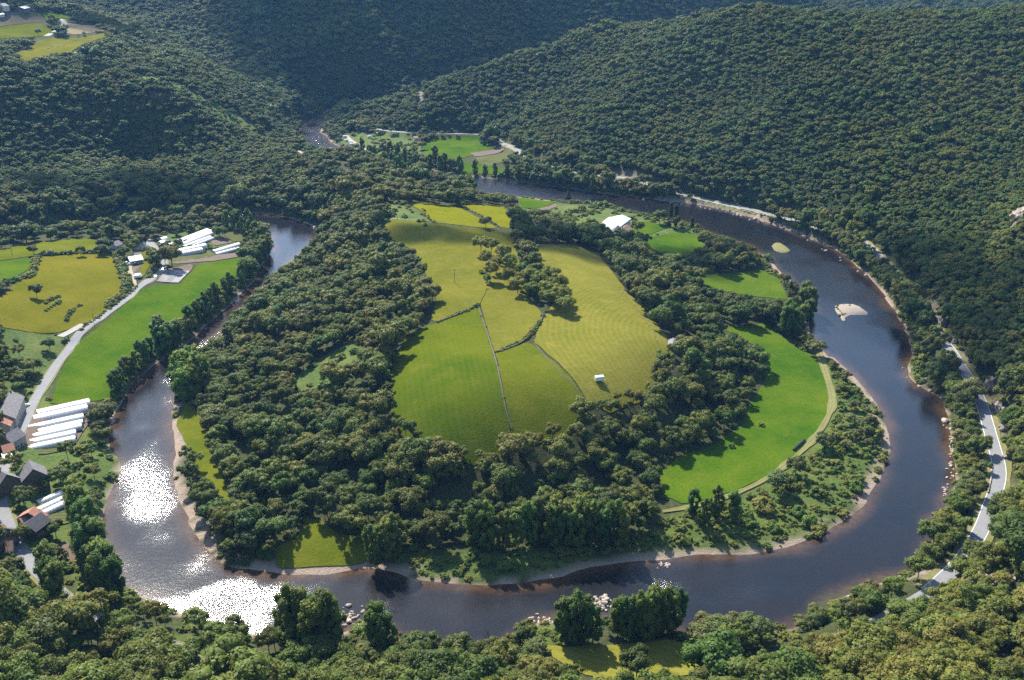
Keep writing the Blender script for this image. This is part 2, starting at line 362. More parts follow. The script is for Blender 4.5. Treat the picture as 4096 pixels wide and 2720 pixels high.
M = {}
def grass_mat(name, a, b, dry=None, stripe=None, scale=.035, tuft=.7, mow=.2):
    """meadow: two greens broken up at three sizes, dry patches, optional mowing lines along a direction or round a point"""
    t = NT(name); p = t.pos()
    f1 = t.noise(p, scale, 5, .62); f2 = t.noise(p, tuft, 3, .7); f3 = t.noise(p, scale * 5.5, 4, .7, .3)
    cc = t.mix(t.math('MULTIPLY', t.math('SUBTRACT', f1, .34), 3.4, True), a, b)
    d = dry if dry else tuple(v * k for v, k in zip(b[:3], (1.25, 1.05, .9))) + (1,)
    cc = t.mix(t.math('MULTIPLY', t.math('SUBTRACT', f3, .50), 2.6, True), cc, d)
    dark = tuple(v * .62 for v in a[:3]) + (1,)
    cc = t.mix(t.math('MULTIPLY', t.math('SUBTRACT', f2, .5), 2.0, True), cc, dark)
    if stripe:
        sep = t.n('ShaderNodeSeparateXYZ'); t.l(p, sep.inputs[0])
        if stripe[0] == 'line':
            an, wl = stripe[1], stripe[2]
            s = t.math('ADD', t.math('MULTIPLY', sep.outputs[0], math.cos(an)), t.math('MULTIPLY', sep.outputs[1], math.sin(an)))
        else:
            cx_, cy_, wl = stripe[1], stripe[2], stripe[3]
            dx = t.math('SUBTRACT', sep.outputs[0], cx_); dy = t.math('SUBTRACT', sep.outputs[1], cy_)
            s = t.math('SQRT', t.math('ADD', t.math('MULTIPLY', dx, dx), t.math('MULTIPLY', dy, dy)))
        s = t.math('ADD', s, t.math('MULTIPLY', t.noise(p, .05, 2), 3.0))
        s = t.math('SINE', t.math('MULTIPLY', s, 2 * math.pi / wl))
        cc = t.mix(t.math('MULTIPLY', t.math('ADD', s, t.math('MULTIPLY', f2, .8)), mow, True), cc, d)
    nb = t.bump(t.math('ADD', f2, t.math('MULTIPLY', t.noise(p, 2.2, 2), .6)), .55, .5)
    t.principled(cc, 1.0, nb, .0); M[name] = t.m; return t.m

def leaf_mat(name, dark, light, trans=.28, yellow=None, rough=.55):
    t = NT(name)
    oi = t.n('ShaderNodeObjectInfo'); p = t.pos()
    f = t.noise(p, .55, 2, .6)
    big = t.noise(oi.outputs['Location'], .012, 3, .6)
    cc = t.ramp(oi.outputs['Random'], [(0.0, dark), (.55, tuple((x + y) / 2 for x, y in zip(dark, light))), (1.0, light)])
    if yellow: cc = t.mix(t.math('MULTIPLY', t.math('SUBTRACT', big, .45), 2.6, True), cc, yellow)
    hv = t.n('ShaderNodeHueSaturation'); t.l(cc, hv.inputs['Color'])
    t.l(t.math('ADD', t.math('MULTIPLY', f, .8), .6), hv.inputs['Value'])
    b2 = t.math('FRACT', t.math('MULTIPLY', oi.outputs['Random'], 37.7))
    t.l(t.math('ADD', t.math('MULTIPLY', b2, .075), .46), hv.inputs['Hue'])
    d = t.n('ShaderNodeBsdfPrincipled'); d.inputs['Roughness'].default_value = rough; d.inputs['Specular IOR Level'].default_value = .12
    tr = t.n('ShaderNodeBsdfTranslucent'); t.l(hv.outputs[0], d.inputs['Base Color'])
    t.l(t.mix(1.0, hv.outputs[0], (1.15, 1.2, .45, 1), 'MULTIPLY'), tr.inputs['Color'])
    mx = t.n('ShaderNodeMixShader'); mx.inputs[0].default_value = trans
    t.l(d.outputs[0], mx.inputs[1]); t.l(tr.outputs[0], mx.inputs[2]); t.l(mx.outputs[0], t.out.inputs[0])
    M[name] = t.m; return t.m

leaf_mat('oak_leaves', (0.059, 0.088, 0.017, 1), (0.140, 0.177, 0.032, 1), .36, (0.185, 0.177, 0.032, 1))
leaf_mat('scrub_oak_leaves', (0.094, 0.127, 0.024, 1), (0.199, 0.220, 0.041, 1), .36, (0.214, 0.212, 0.046, 1))
leaf_mat('hill_leaves', (0.053, 0.091, 0.020, 1), (0.126, 0.170, 0.034, 1), .34, (0.175, 0.178, 0.034, 1))
leaf_mat('copse_leaves', (0.135, 0.165, 0.022, 1), (0.214, 0.230, 0.034, 1), .40)
leaf_mat('poplar_leaves', (0.076, 0.123, 0.020, 1), (0.140, 0.195, 0.028, 1), .38)
leaf_mat('bright_poplar_leaves', (0.135, 0.223, 0.024, 1), (0.185, 0.230, 0.032, 1), .40)
leaf_mat('willow_leaves', (0.108, 0.132, 0.041, 1), (0.178, 0.192, 0.061, 1), .38)
leaf_mat('bush_leaves', (0.104, 0.171, 0.025, 1), (0.214, 0.230, 0.046, 1), .38, (0.214, 0.230, 0.049, 1))
leaf_mat('lombardy_leaves', (0.030, 0.049, 0.012, 1), (0.043, 0.064, 0.016, 1), .18)
leaf_mat('purple_leaves', (0.049, 0.025, 0.019, 1), (0.059, 0.031, 0.020, 1), .18)
leaf_mat('yellow_leaves', (0.192, 0.180, 0.014, 1), (0.204, 0.192, 0.015, 1), .3)
M['bark'] = plain('bark', (.085, .066, .048), .9, .3, 3.0, .3)
M['dead_wood'] = plain('dead_wood', (.10, .085, .07), .9, .25, 3.0)

def terrain_mat():
    t = NT('woodland_ground'); p = t.pos()
    a = t.n('ShaderNodeAttribute', attribute_name='cover', attribute_type='GEOMETRY')
    sp = t.n('ShaderNodeSeparateColor'); t.l(a.outputs['Color'], sp.inputs[0])
    f1 = t.noise(p, .05, 5, .65); f2 = t.noise(p, .5, 4, .7); f3 = t.noise(p, 2.0, 3, .7)
    wood = t.ramp(f2, [(.3, (.030, .036, .014, 1)), (.55, (.052, .060, .020, 1)), (.75, (.085, .078, .040, 1))])
    herb = t.ramp(f2, [(.3, (.045, .075, .016, 1)), (.6, (.085, .125, .026, 1)), (.8, (.13, .14, .045, 1))])
    herb = t.mix(t.math('MULTIPLY', t.math('SUBTRACT', f1, .45), 3, True), herb, (.14, .16, .035, 1))
    rock = t.ramp(f2, [(.25, (.10, .08, .055, 1)), (.55, (.20, .16, .12, 1)), (.8, (.32, .26, .20, 1))])
    grav = t.ramp(f3, [(.25, (.20, .15, .11, 1)), (.6, (.34, .265, .20, 1)), (.85, (.44, .37, .30, 1))])
    cc = t.mix(sp.outputs[0], wood, herb)
    cc = t.mix(sp.outputs[1], cc, rock)
    cc = t.mix(sp.outputs[2], cc, grav)
    nb = t.bump(t.math('ADD', f2, t.math('MULTIPLY', f3, .5)), .8, .8)
    t.principled(cc, .95, nb, .1); return t.m
M['ground'] = terrain_mat()

def water_mat():
    t = NT('river_water'); p = t.pos()
    a = t.n('ShaderNodeAttribute', attribute_name='river', attribute_type='GEOMETRY')
    sp = t.n('ShaderNodeSeparateColor'); t.l(a.outputs['Color'], sp.inputs[0])
    depth, riff, weed = sp.outputs[0], sp.outputs[1], sp.outputs[2]
    f = t.noise(p, .03, 4, .6)
    deep = t.ramp(f, [(.3, (.007, .009, .012, 1)), (.7, (.014, .012, .010, 1))])
    shal = t.ramp(t.noise(p, .35, 4, .7), [(.3, (.050, .026, .012, 1)), (.7, (.105, .062, .032, 1))])
    cc = t.mix(t.math('POWER', depth, .6), shal, deep)
    cc = t.mix(weed, cc, t.ramp(t.noise(p, .5, 3, .7), [(.35, (.012, .022, .008, 1)), (.65, (.05, .075, .018, 1))]))
    n1 = t.noise(p, 2.3, 3, .6); n2 = t.noise(p, .45, 3, .6)
    foam = t.math('MULTIPLY', t.math('MULTIPLY', t.math('SUBTRACT', t.noise(p, .9, 4, .75), .60), 6.0, True), t.math('MULTIPLY', t.math('SUBTRACT', riff, .45), 2.2, True))
    cc = t.mix(foam, cc, (.62, .64, .64, 1))
    b = t.n('ShaderNodeBump'); b.inputs['Distance'].default_value = 1.0
    t.l(t.math('ADD', n1, t.math('MULTIPLY', n2, 1.2)), b.inputs['Height'])
    t.l(t.math('ADD', t.math('MULTIPLY', riff, .55), .06), b.inputs['Strength'])
    o = t.principled(cc, t.math('ADD', t.math('MULTIPLY', foam, .5), t.math('ADD', t.math('MULTIPLY', riff, .16), .07)), b.outputs[0], .5)
    o.inputs['IOR'].default_value = 1.333
    return t.m
M['water'] = water_mat()

def road_mat(name, a, b, sc=.5):
    t = NT(name); p = t.pos(); f = t.noise(p, sc, 5, .7); g = t.noise(p, .06, 3, .6)
    cc = t.ramp(f, [(.3, a), (.7, b)])
    cc = t.mix(t.math('MULTIPLY', t.math('SUBTRACT', g, .45), 1.6, True), cc, tuple(v * .78 for v in a[:3]) + (1,))
    t.principled(cc, .9, t.bump(f, .3, .1), .2); M[name] = t.m
road_mat('asphalt', (0.180, 0.180, 0.180, 1), (0.223, 0.223, 0.220, 1))
road_mat('dirt', (0.245, 0.194, 0.137, 1), (0.360, 0.302, 0.223, 1))
road_mat('pale_lane', (0.259, 0.238, 0.209, 1), (0.331, 0.310, 0.274, 1))
road_mat('gravel', (0.216, 0.169, 0.130, 1), (0.338, 0.288, 0.230, 1), .9)
road_mat('soil', (0.090, 0.061, 0.043, 1), (0.144, 0.104, 0.076, 1), .4)
road_mat('verge', (0.115, 0.119, 0.032, 1), (0.194, 0.173, 0.065, 1), .25)
road_mat('grass_track', (0.130, 0.137, 0.036, 1), (0.216, 0.194, 0.079, 1), .6)
M['white_paint'] = plain('white_paint', (.72, .72, .70), .6, .08, 1.0)
M['white_plastic'] = plain('white_plastic', (.42, .43, .42), .35, .06, .4, 0, .4)
M['mulch_film'] = plain('mulch_film', (.17, .175, .185), .35, .15, .8, 0, .5)
M['stone_wall'] = plain('stone_wall', (.10, .085, .06), .9, .35, 1.2, .5)
M['render_wall'] = plain('render_wall', (.36, .32, .27), .9, .12, .5)
M['pale_wall'] = plain('pale_wall', (.46, .44, .40), .9, .08, .5)
M['slate'] = plain('slate', (.145, .135, .135), .7, .35, .9, .3)
M['dark_slate'] = plain('dark_slate', (.060, .062, .070), .55, .3, .9, .3)
M['red_tile'] = plain('red_tile', (.33, .15, .10), .85, .3, .9, .3)
M['brown_tile'] = plain('brown_tile', (.26, .16, .115), .85, .3, .9, .3)
M['metal_roof'] = plain('metal_roof', (.50, .50, .49), .45, .08, .3, 0, .5)
M['glass'] = plain('glass', (.03, .035, .04), .12, .2, 1.0, 0, .6)
M['wood'] = plain('wood', (.16, .115, .075), .85, .25, 1.5)
M['rubber'] = plain('rubber', (.02, .02, .02), .8, .1)
M['bale_wrap'] = plain('bale_wrap', (.020, .022, .028), .28, .15, 1.5, 0, .6)
M['rock'] = plain('rock', (.26, .21, .165), .92, .5, .45, .8)
M['pale_rock'] = plain('pale_rock', (.38, .31, .245), .92, .25, .8, .5)
M['car_white'] = plain('car_white', (.75, .75, .75), .3, .03, 1, 0, .5)
M['car_dark'] = plain('car_dark', (.025, .028, .035), .25, .05, 1, 0, .5)
M['car_red'] = plain('car_red', (.42, .03, .03), .3, .05, 1, 0, .5)
M['cow_hide'] = plain('cow_hide', (.55, .46, .34), .9, .15, 2)
M['galvanised'] = plain('galvanised', (.45, .46, .47), .4, .1, 1, 0, .5)

# ------------------------------------------------------------------ object helpers
def link(o, parent=None):
    COL.objects.link(o)
    if parent is not None: o.parent = parent
    return o

def mesh_obj(name, verts, faces, mat, parent=None, smooth_=False):
    me = bpy.data.meshes.new(name)
    me.from_pydata([tuple(map(float, v)) for v in verts], [], [tuple(map(int, f)) for f in faces])
    for m in (mat if isinstance(mat, (list, tuple)) else [mat]): me.materials.append(M[m] if isinstance(m, str) else m)
    if smooth_: me.polygons.foreach_set('use_smooth', [True] * len(me.polygons))
    me.update()
    return link(bpy.data.objects.new(name, me), parent)

def np_mesh(name, V, Fq, nside=4):
    me = bpy.data.meshes.new(name)
    V = np.asarray(V, np.float32); Fq = np.asarray(Fq, np.int32)
    me.vertices.add(len(V)); me.vertices.foreach_set('co', V.ravel())
    me.loops.add(Fq.size); me.loops.foreach_set('vertex_index', Fq.ravel())
    me.polygons.add(len(Fq)); me.polygons.foreach_set('loop_start', np.arange(0, Fq.size, nside, dtype=np.int32))
    me.update(calc_edges=True); return me

def tag(o, label, cat, group=None, kind=None):
    o['label'] = label; o['category'] = cat
    if group: o['group'] = group
    if kind: o['kind'] = kind
    return o

def thing(name, label, cat, loc=(0, 0, 0), rz=0.0, group=None):
    o = bpy.data.objects.new(name, None); o.empty_display_size = .5; COL.objects.link(o)
    o.location = tuple(map(float, loc)); o.rotation_euler = (0, 0, rz)
    return tag(o, label, cat, group)

def structure(o, label=None):
    o['kind'] = 'structure'
    if label: o['label'] = label
    return o

def box(x0, x1, y0, y1, z0, z1):
    v = [(x0, y0, z0), (x1, y0, z0), (x1, y1, z0), (x0, y1, z0), (x0, y0, z1), (x1, y0, z1), (x1, y1, z1), (x0, y1, z1)]
    f = [(0, 3, 2, 1), (4, 5, 6, 7), (0, 1, 5, 4), (1, 2, 6, 5), (2, 3, 7, 6), (3, 0, 4, 7)]
    return v, f

def join(*parts):
    V, Fc = [], []
    for v, f in parts:
        o = len(V); V += list(v); Fc += [tuple(i + o for i in q) for q in f]
    return V, Fc

def tube(p, r0, r1, n=6):
    p = [Vector(q) for q in p]; V, Fc = [], []
    for i, q in enumerate(p):
        d = (p[min(i + 1, len(p) - 1)] - p[max(i - 1, 0)]).normalized()
        a = d.orthogonal().normalized(); b = d.cross(a); r = r0 + (r1 - r0) * i / max(1, len(p) - 1)
        for k in range(n):
            an = 2 * math.pi * k / n; V.append(tuple(q + (a * math.cos(an) + b * math.sin(an)) * r))
    for i in range(len(p) - 1):
        for k in range(n):
            k2 = (k + 1) % n; Fc.append((i * n + k, i * n + k2, (i + 1) * n + k2, (i + 1) * n + k))
    Fc.append(tuple(range(n - 1, -1, -1))); Fc.append(tuple(range((len(p) - 1) * n, len(p) * n)))
    return V, Fc

# ------------------------------------------------------------------ land-cover polygons (photo traces -> ground)
def W(pts): return ground(pts)
HERB = {k: W(v) for k, v in {
    'bank_scrub': [(3300,1425),(3420,1505),(3550,1750),(3470,1970),(3330,2105),(3100,2195),(2800,2205),(2620,2230),(2480,2240),(2560,2140),(2700,2060),(2960,1985),(3200,1830),(3320,1650),(3280,1480)],
    'bank_scrub_front': [(1620,2210),(1950,2215),(2380,2215),(2360,2260),(2200,2300),(2050,2325),(1750,2318),(1630,2290)],
    'village': [(0,1380),(230,1400),(180,1580),(480,1800),(470,1900),(420,2100),(410,2240),(470,2330),(330,2340),(200,2280),(0,2250)],
    'camp': [(1330,560),(1400,530),(1680,540),(1690,640),(1600,650),(1440,620)],
    'farm': [(2100,800),(2400,828),(2620,870),(2800,920),(2720,950),(2560,960),(2380,960),(2250,900),(2050,860)],
    'neck_bracken': [(1510,820),(1600,805),(1720,880),(1700,900),(1560,880)],
    'terraces': [(0,1310),(180,1320),(290,1330),(230,1420),(0,1420)],
    'near_bank': [(2080,2520),(2250,2500),(2350,2560),(2150,2590)],
    'left_strip': [(280,2250),(330,2260),(380,2420),(420,2470),(380,2490),(310,2400)],
    'fern_clearing': [(1390,1360),(1460,1370),(1430,1460),(1340,1540),(1230,1650),(1150,1560),(1140,1510),(1250,1470)],
    'ridge_top': [(500,300),(700,330),(900,430),(1100,540),(1060,560),(800,440),(560,330)],
    'river_lawn': [(3630,1455),(3720,1460),(3740,1500),(3690,1540),(3640,1510)],
    'garden_head': [(640,930),(1000,905),(1010,960),(960,1010),(860,1050),(680,1060),(640,1000)],
    'near_glades': [(560,2515),(700,2540),(860,2560),(880,2610),(780,2620),(640,2570)],
}.items()}
ROCKP = {k: W(v) for k, v in {
    'quarry': [(2370,690),(2440,684),(2560,690),(2570,735),(2500,738),(2380,712)],
    'cutting': [(3720,1190),(3760,1200),(3760,1300),(3800,1380),(3880,1420),(3900,1500),(3985,1600),(4010,1750),(4010,1850),(4040,1960),(4000,2100),(3960,2130),(4000,1990),(4015,1900),(3985,1780),(3930,1600),(3860,1470),(3760,1340),(3715,1250)],
    'crest': [(1660,350),(1690,340),(1700,380),(1690,430),(1670,400)],
    'scree_left': [(600,370),(680,390),(660,400),(600,385)],
    'road_corner': [(3960,2030),(4060,1990),(4070,2030),(3960,2140)],
    'lower_outcrop': [(3600,2290),(3720,2260),(3830,2270),(3840,2300),(3700,2330),(3600,2330)],
    'neck_path': [(1345,690),(1390,680),(1430,705),(1390,712)],
    'river_beach': [(3660,1530),(3730,1540),(3740,1570),(3690,1575)],
    'yard': [(2660,1350),(2690,1360),(2690,1480),(2670,1480)],
    'mine_spot': [(525,1050),(575,1045),(545,1080),(530,1120),(512,1100)],
}.items()}

def cover_at(x, y):
    herb = np.zeros(x.shape); rock = np.zeros(x.shape)
    for P, A, fe in [(p, herb, 5.) for p in HERB.values()] + [(p, rock, 3.) for p in ROCKP.values()]:
        b0, b1 = P.min(0) - 12, P.max(0) + 12
        m = (x > b0[0]) & (x < b1[0]) & (y > b0[1]) & (y < b1[1])
        if m.any():
            d = sdf(x[m], y[m], P); A[m] = np.maximum(A[m], 1 - smooth(-fe, fe, d))
    return herb, rock

# ------------------------------------------------------------------ terrain mesh
keep = (np.abs(GX) < 0.56 * np.maximum(GY, 0) + 300)
idx = -np.ones(GX.shape, np.int64); idx[keep] = np.arange(keep.sum())
V = np.stack([GX[keep], GY[keep], Z[keep]], 1)
q = np.stack([idx[:-1, :-1], idx[:-1, 1:], idx[1:, 1:], idx[1:, :-1]], -1).reshape(-1, 4)
q = q[(q >= 0).all(1)]
me = np_mesh('terrain', V, q); me.materials.append(M['ground']); me.polygons.foreach_set('use_smooth', np.ones(len(q), bool))
herb, rock = cover_at(V[:, 0], V[:, 1])
sdv = SD[keep]; inl = INL[keep]
grav = np.where(inl, 1 - smooth(2.0, 6.5, sdv + fbm(V[:, 0] / 20, V[:, 1] / 20, 77, 2) * 5), 1 - smooth(.2, 1.6, sdv + .5 + fbm(V[:, 0] / 12, V[:, 1] / 12, 78, 2) * 4))
grav = np.where(sdv > 60, 0, grav)
at = me.color_attributes.new('cover', 'FLOAT_COLOR', 'POINT')
at.data.foreach_set('color', np.stack([herb, rock, grav, np.ones(len(V))], 1).astype(np.float32).ravel())
structure(link(bpy.data.objects.new('terrain', me)), 'wooded valley sides and river banks')

# river sheet
rk = (SD < 9) & (GY < 1640)
wi = -np.ones(GX.shape, np.int64); wi[rk] = np.arange(rk.sum())
WV = np.stack([GX[rk], GY[rk], np.zeros(rk.sum())], 1)
q = np.stack([wi[:-1, :-1], wi[:-1, 1:], wi[1:, 1:], wi[1:, :-1]], -1).reshape(-1, 4); q = q[(q >= 0).all(1)]
me = np_mesh('river', WV, q); me.materials.append(M['water'])
riff = np.zeros(len(WV)); weed = np.zeros(len(WV))
wpx, wpy = to_px(WV[:, 0], WV[:, 1], WV[:, 2])
for (pts, k) in [([(450,1860),(620,1760),(690,1900),(680,2010),(720,2120),(690,2210),(560,2140),(470,2030)], .15),
                 ([(620,2230),(860,2220),(860,2300),(700,2320)], .12), ([(430,2180),(560,2260),(500,2300),(430,2260)], .12),
                 ([(700,2400),(900,2330),(1300,2330),(1250,2400),(1000,2480),(720,2480)], .17),
                 ([(650,1460),(860,1310),(960,1260),(930,1330),(720,1560),(560,1700),(640,1560)], .32),
                 ([(1500,2370),(1800,2400),(1820,2480),(1500,2470)], .18),
                 ([(2300,2270),(2560,2270),(2750,2320),(3050,2330),(3200,2360),(3050,2420),(2750,2410),(2500,2385),(2300,2400),(2420,2340)], .62),
                 ([(840,842),(960,850),(950,868),(850,866)], .8), ([(3330,1060),(3420,1060),(3380,1090),(3260,1085)], .55),
                 ([(3470,1180),(3540,1230),(3600,1310),(3540,1300),(3480,1230)], .75), ([(3480,1260),(3560,1280),(3600,1300),(3500,1290)], .7),
                 ([(3080,1005),(3200,990),(3230,1015),(3090,1030)], .4), ([(1400,600),(1560,650),(1800,690),(2000,710),(2400,780),(2350,815),(1960,780),(1700,745),(1480,690)], .42),
                 ([(1190,540),(1290,450),(1340,440),(1310,560),(1500,650),(1480,690),(1250,600)], .5), ([(3080,1040),(3250,1080),(3400,1200),(3280,1180)], .16)]:
    P = np.stack(at_z(*np.array(pts, float).T), 1); d = sdf(WV[:, 0], WV[:, 1], P)
    riff = np.maximum(riff, k * (1 - smooth(-16, 12, d + fbm(WV[:, 0] / 18, WV[:, 1] / 30, 40, 3) * 20)))
P = np.stack(at_z(*np.array([(3220,2490),(3300,2400),(3400,2375),(3420,2400),(3330,2470)], float).T), 1)
weed = 1 - smooth(-5, 5, sdf(WV[:, 0], WV[:, 1], P))
dep = smooth(0, 8, -SD[rk] + fbm(WV[:, 0] / 15, WV[:, 1] / 15, 60, 2) * 5)
at = me.color_attributes.new('river', 'FLOAT_COLOR', 'POINT')
at.data.foreach_set('color', np.stack([dep, riff, weed, np.ones(len(WV))], 1).astype(np.float32).ravel())
structure(link(bpy.data.objects.new('river', me)), 'dark river winding round the meander hill')

# ------------------------------------------------------------------ draped sheets
def drape(name, P, mat, lift=.22, step=5.0, wob=0.0, label=None):
    P = np.asarray(P, float)
    E = resample(np.r_[P, P[:1]], step)[:-1]
    if wob: E = E + np.stack([fbm(E[:, 0] / 9, E[:, 1] / 9, 5, 2), fbm(E[:, 0] / 9, E[:, 1] / 9, 8, 2)], 1) * wob
    b0, b1 = E.min(0), E.max(0)
    xs = np.arange(math.floor(b0[0] / step) * step, b1[0], step); ys = np.arange(math.floor(b0[1] / step) * step, b1[1], step)
    XX, YY = np.meshgrid(xs, ys); XX = XX.ravel(); YY = YY.ravel()
    m = sdf(XX, YY, E) < -step * .45 if len(XX) else np.zeros(0, bool)
    pts = np.r_[E, np.stack([XX[m], YY[m]], 1)]
    n = len(E)
    ov, oe, of, *_ = delaunay_2d_cdt([Vector(p) for p in pts], [(i, (i + 1) % n) for i in range(n)], [], 1, 1e-4)
    xy = np.array([tuple(v) for v in ov])
    z = hgt(xy[:, 0], xy[:, 1]) + lift
    o = mesh_obj(name, np.c_[xy, z], of, mat, None, True)
    return structure(o, label)

def ribbon(name, p, wd, mat, lift=.3, off=0.0, n=3, label=None, jit=0.0):
    """strip along a path p (N,2|3); off shifts it sideways"""
    d = np.gradient(p[:, :2], axis=0); d /= np.hypot(d[:, 0], d[:, 1])[:, None] + 1e-9
    nr = np.stack([-d[:, 1], d[:, 0]], 1); V = []; Fc = []
    for i in range(len(p)):
        wl = wd * (1 + (jit * (vnoise(np.array(i * .37), np.array(3.1), 4) - .5) if jit else 0))
        for k in range(n):
            s = off + wl * (k / (n - 1) - .5); x, y = p[i, :2] + nr[i] * s
            V.append((x, y, float(hgt(x, y)) + lift))
    for i in range(len(p) - 1):
        for k in range(n - 1):
            a = i * n + k; Fc.append((a + 1, a, a + n, a + n + 1))
    return structure(mesh_obj(name, V, Fc, mat, None, True), label)

def col(*v): return tuple(v) + (1,)
grass_mat('meadow_green', col(0.0456,0.0798,0.0042), col(0.0912,0.1102,0.0067), col(0.1140,0.1140,0.0125), ('line', .15, 3.2), .02, .9, .12)
grass_mat('meadow_olive', col(0.0722,0.0950,0.0059), col(0.1140,0.1216,0.0100), col(0.1444,0.1292,0.0188), None, .03)
grass_mat('meadow_dry', col(0.0988,0.1064,0.0117), col(0.1444,0.1368,0.0188), col(0.1900,0.1596,0.0334), None, .03)
grass_mat('meadow_hay', col(0.1178,0.1216,0.0150), col(0.1596,0.1482,0.0230), col(0.2204,0.1900,0.0418), ('ring', 150., 520., 3.4), .03, .7, .16)
grass_mat('meadow_lush', col(.028,.080,.004), col(.075,.118,.007), col(.105,.120,.010), None, .022)
grass_mat('meadow_lush_rows', col(0.0418,0.0874,0.0050), col(0.0760,0.1178,0.0075), col(0.1140,0.1444,0.0147), ('line', 1.45, 2.6), .03, .7, .3)
grass_mat('meadow_yellow', col(0.1140,0.1254,0.0050), col(0.1558,0.1520,0.0075), col(0.1824,0.1596,0.0125), None, .03)
grass_mat('meadow_stubble', col(0.1900,0.1520,0.0874), col(0.2508,0.2014,0.1178), col(0.2280,0.2052,0.0912), ('line', .8, 6.), .02, .5)
grass_mat('meadow_brown', col(0.1026,0.0874,0.0570), col(0.1406,0.1178,0.0760), col(0.1140,0.1216,0.0380), None, .02, .4)
grass_mat('veg_rows', col(0.0456,0.0760,0.0167), col(0.0874,0.1026,0.0304), col(0.1520,0.1216,0.0760), ('line', 1.9, 2.4), .06, .7, .45)
grass_mat('meadow_pasture', col(0.0912,0.0950,0.0067), col(0.1368,0.1254,0.0109), col(0.1596,0.1292,0.0188), None, .018, .5)

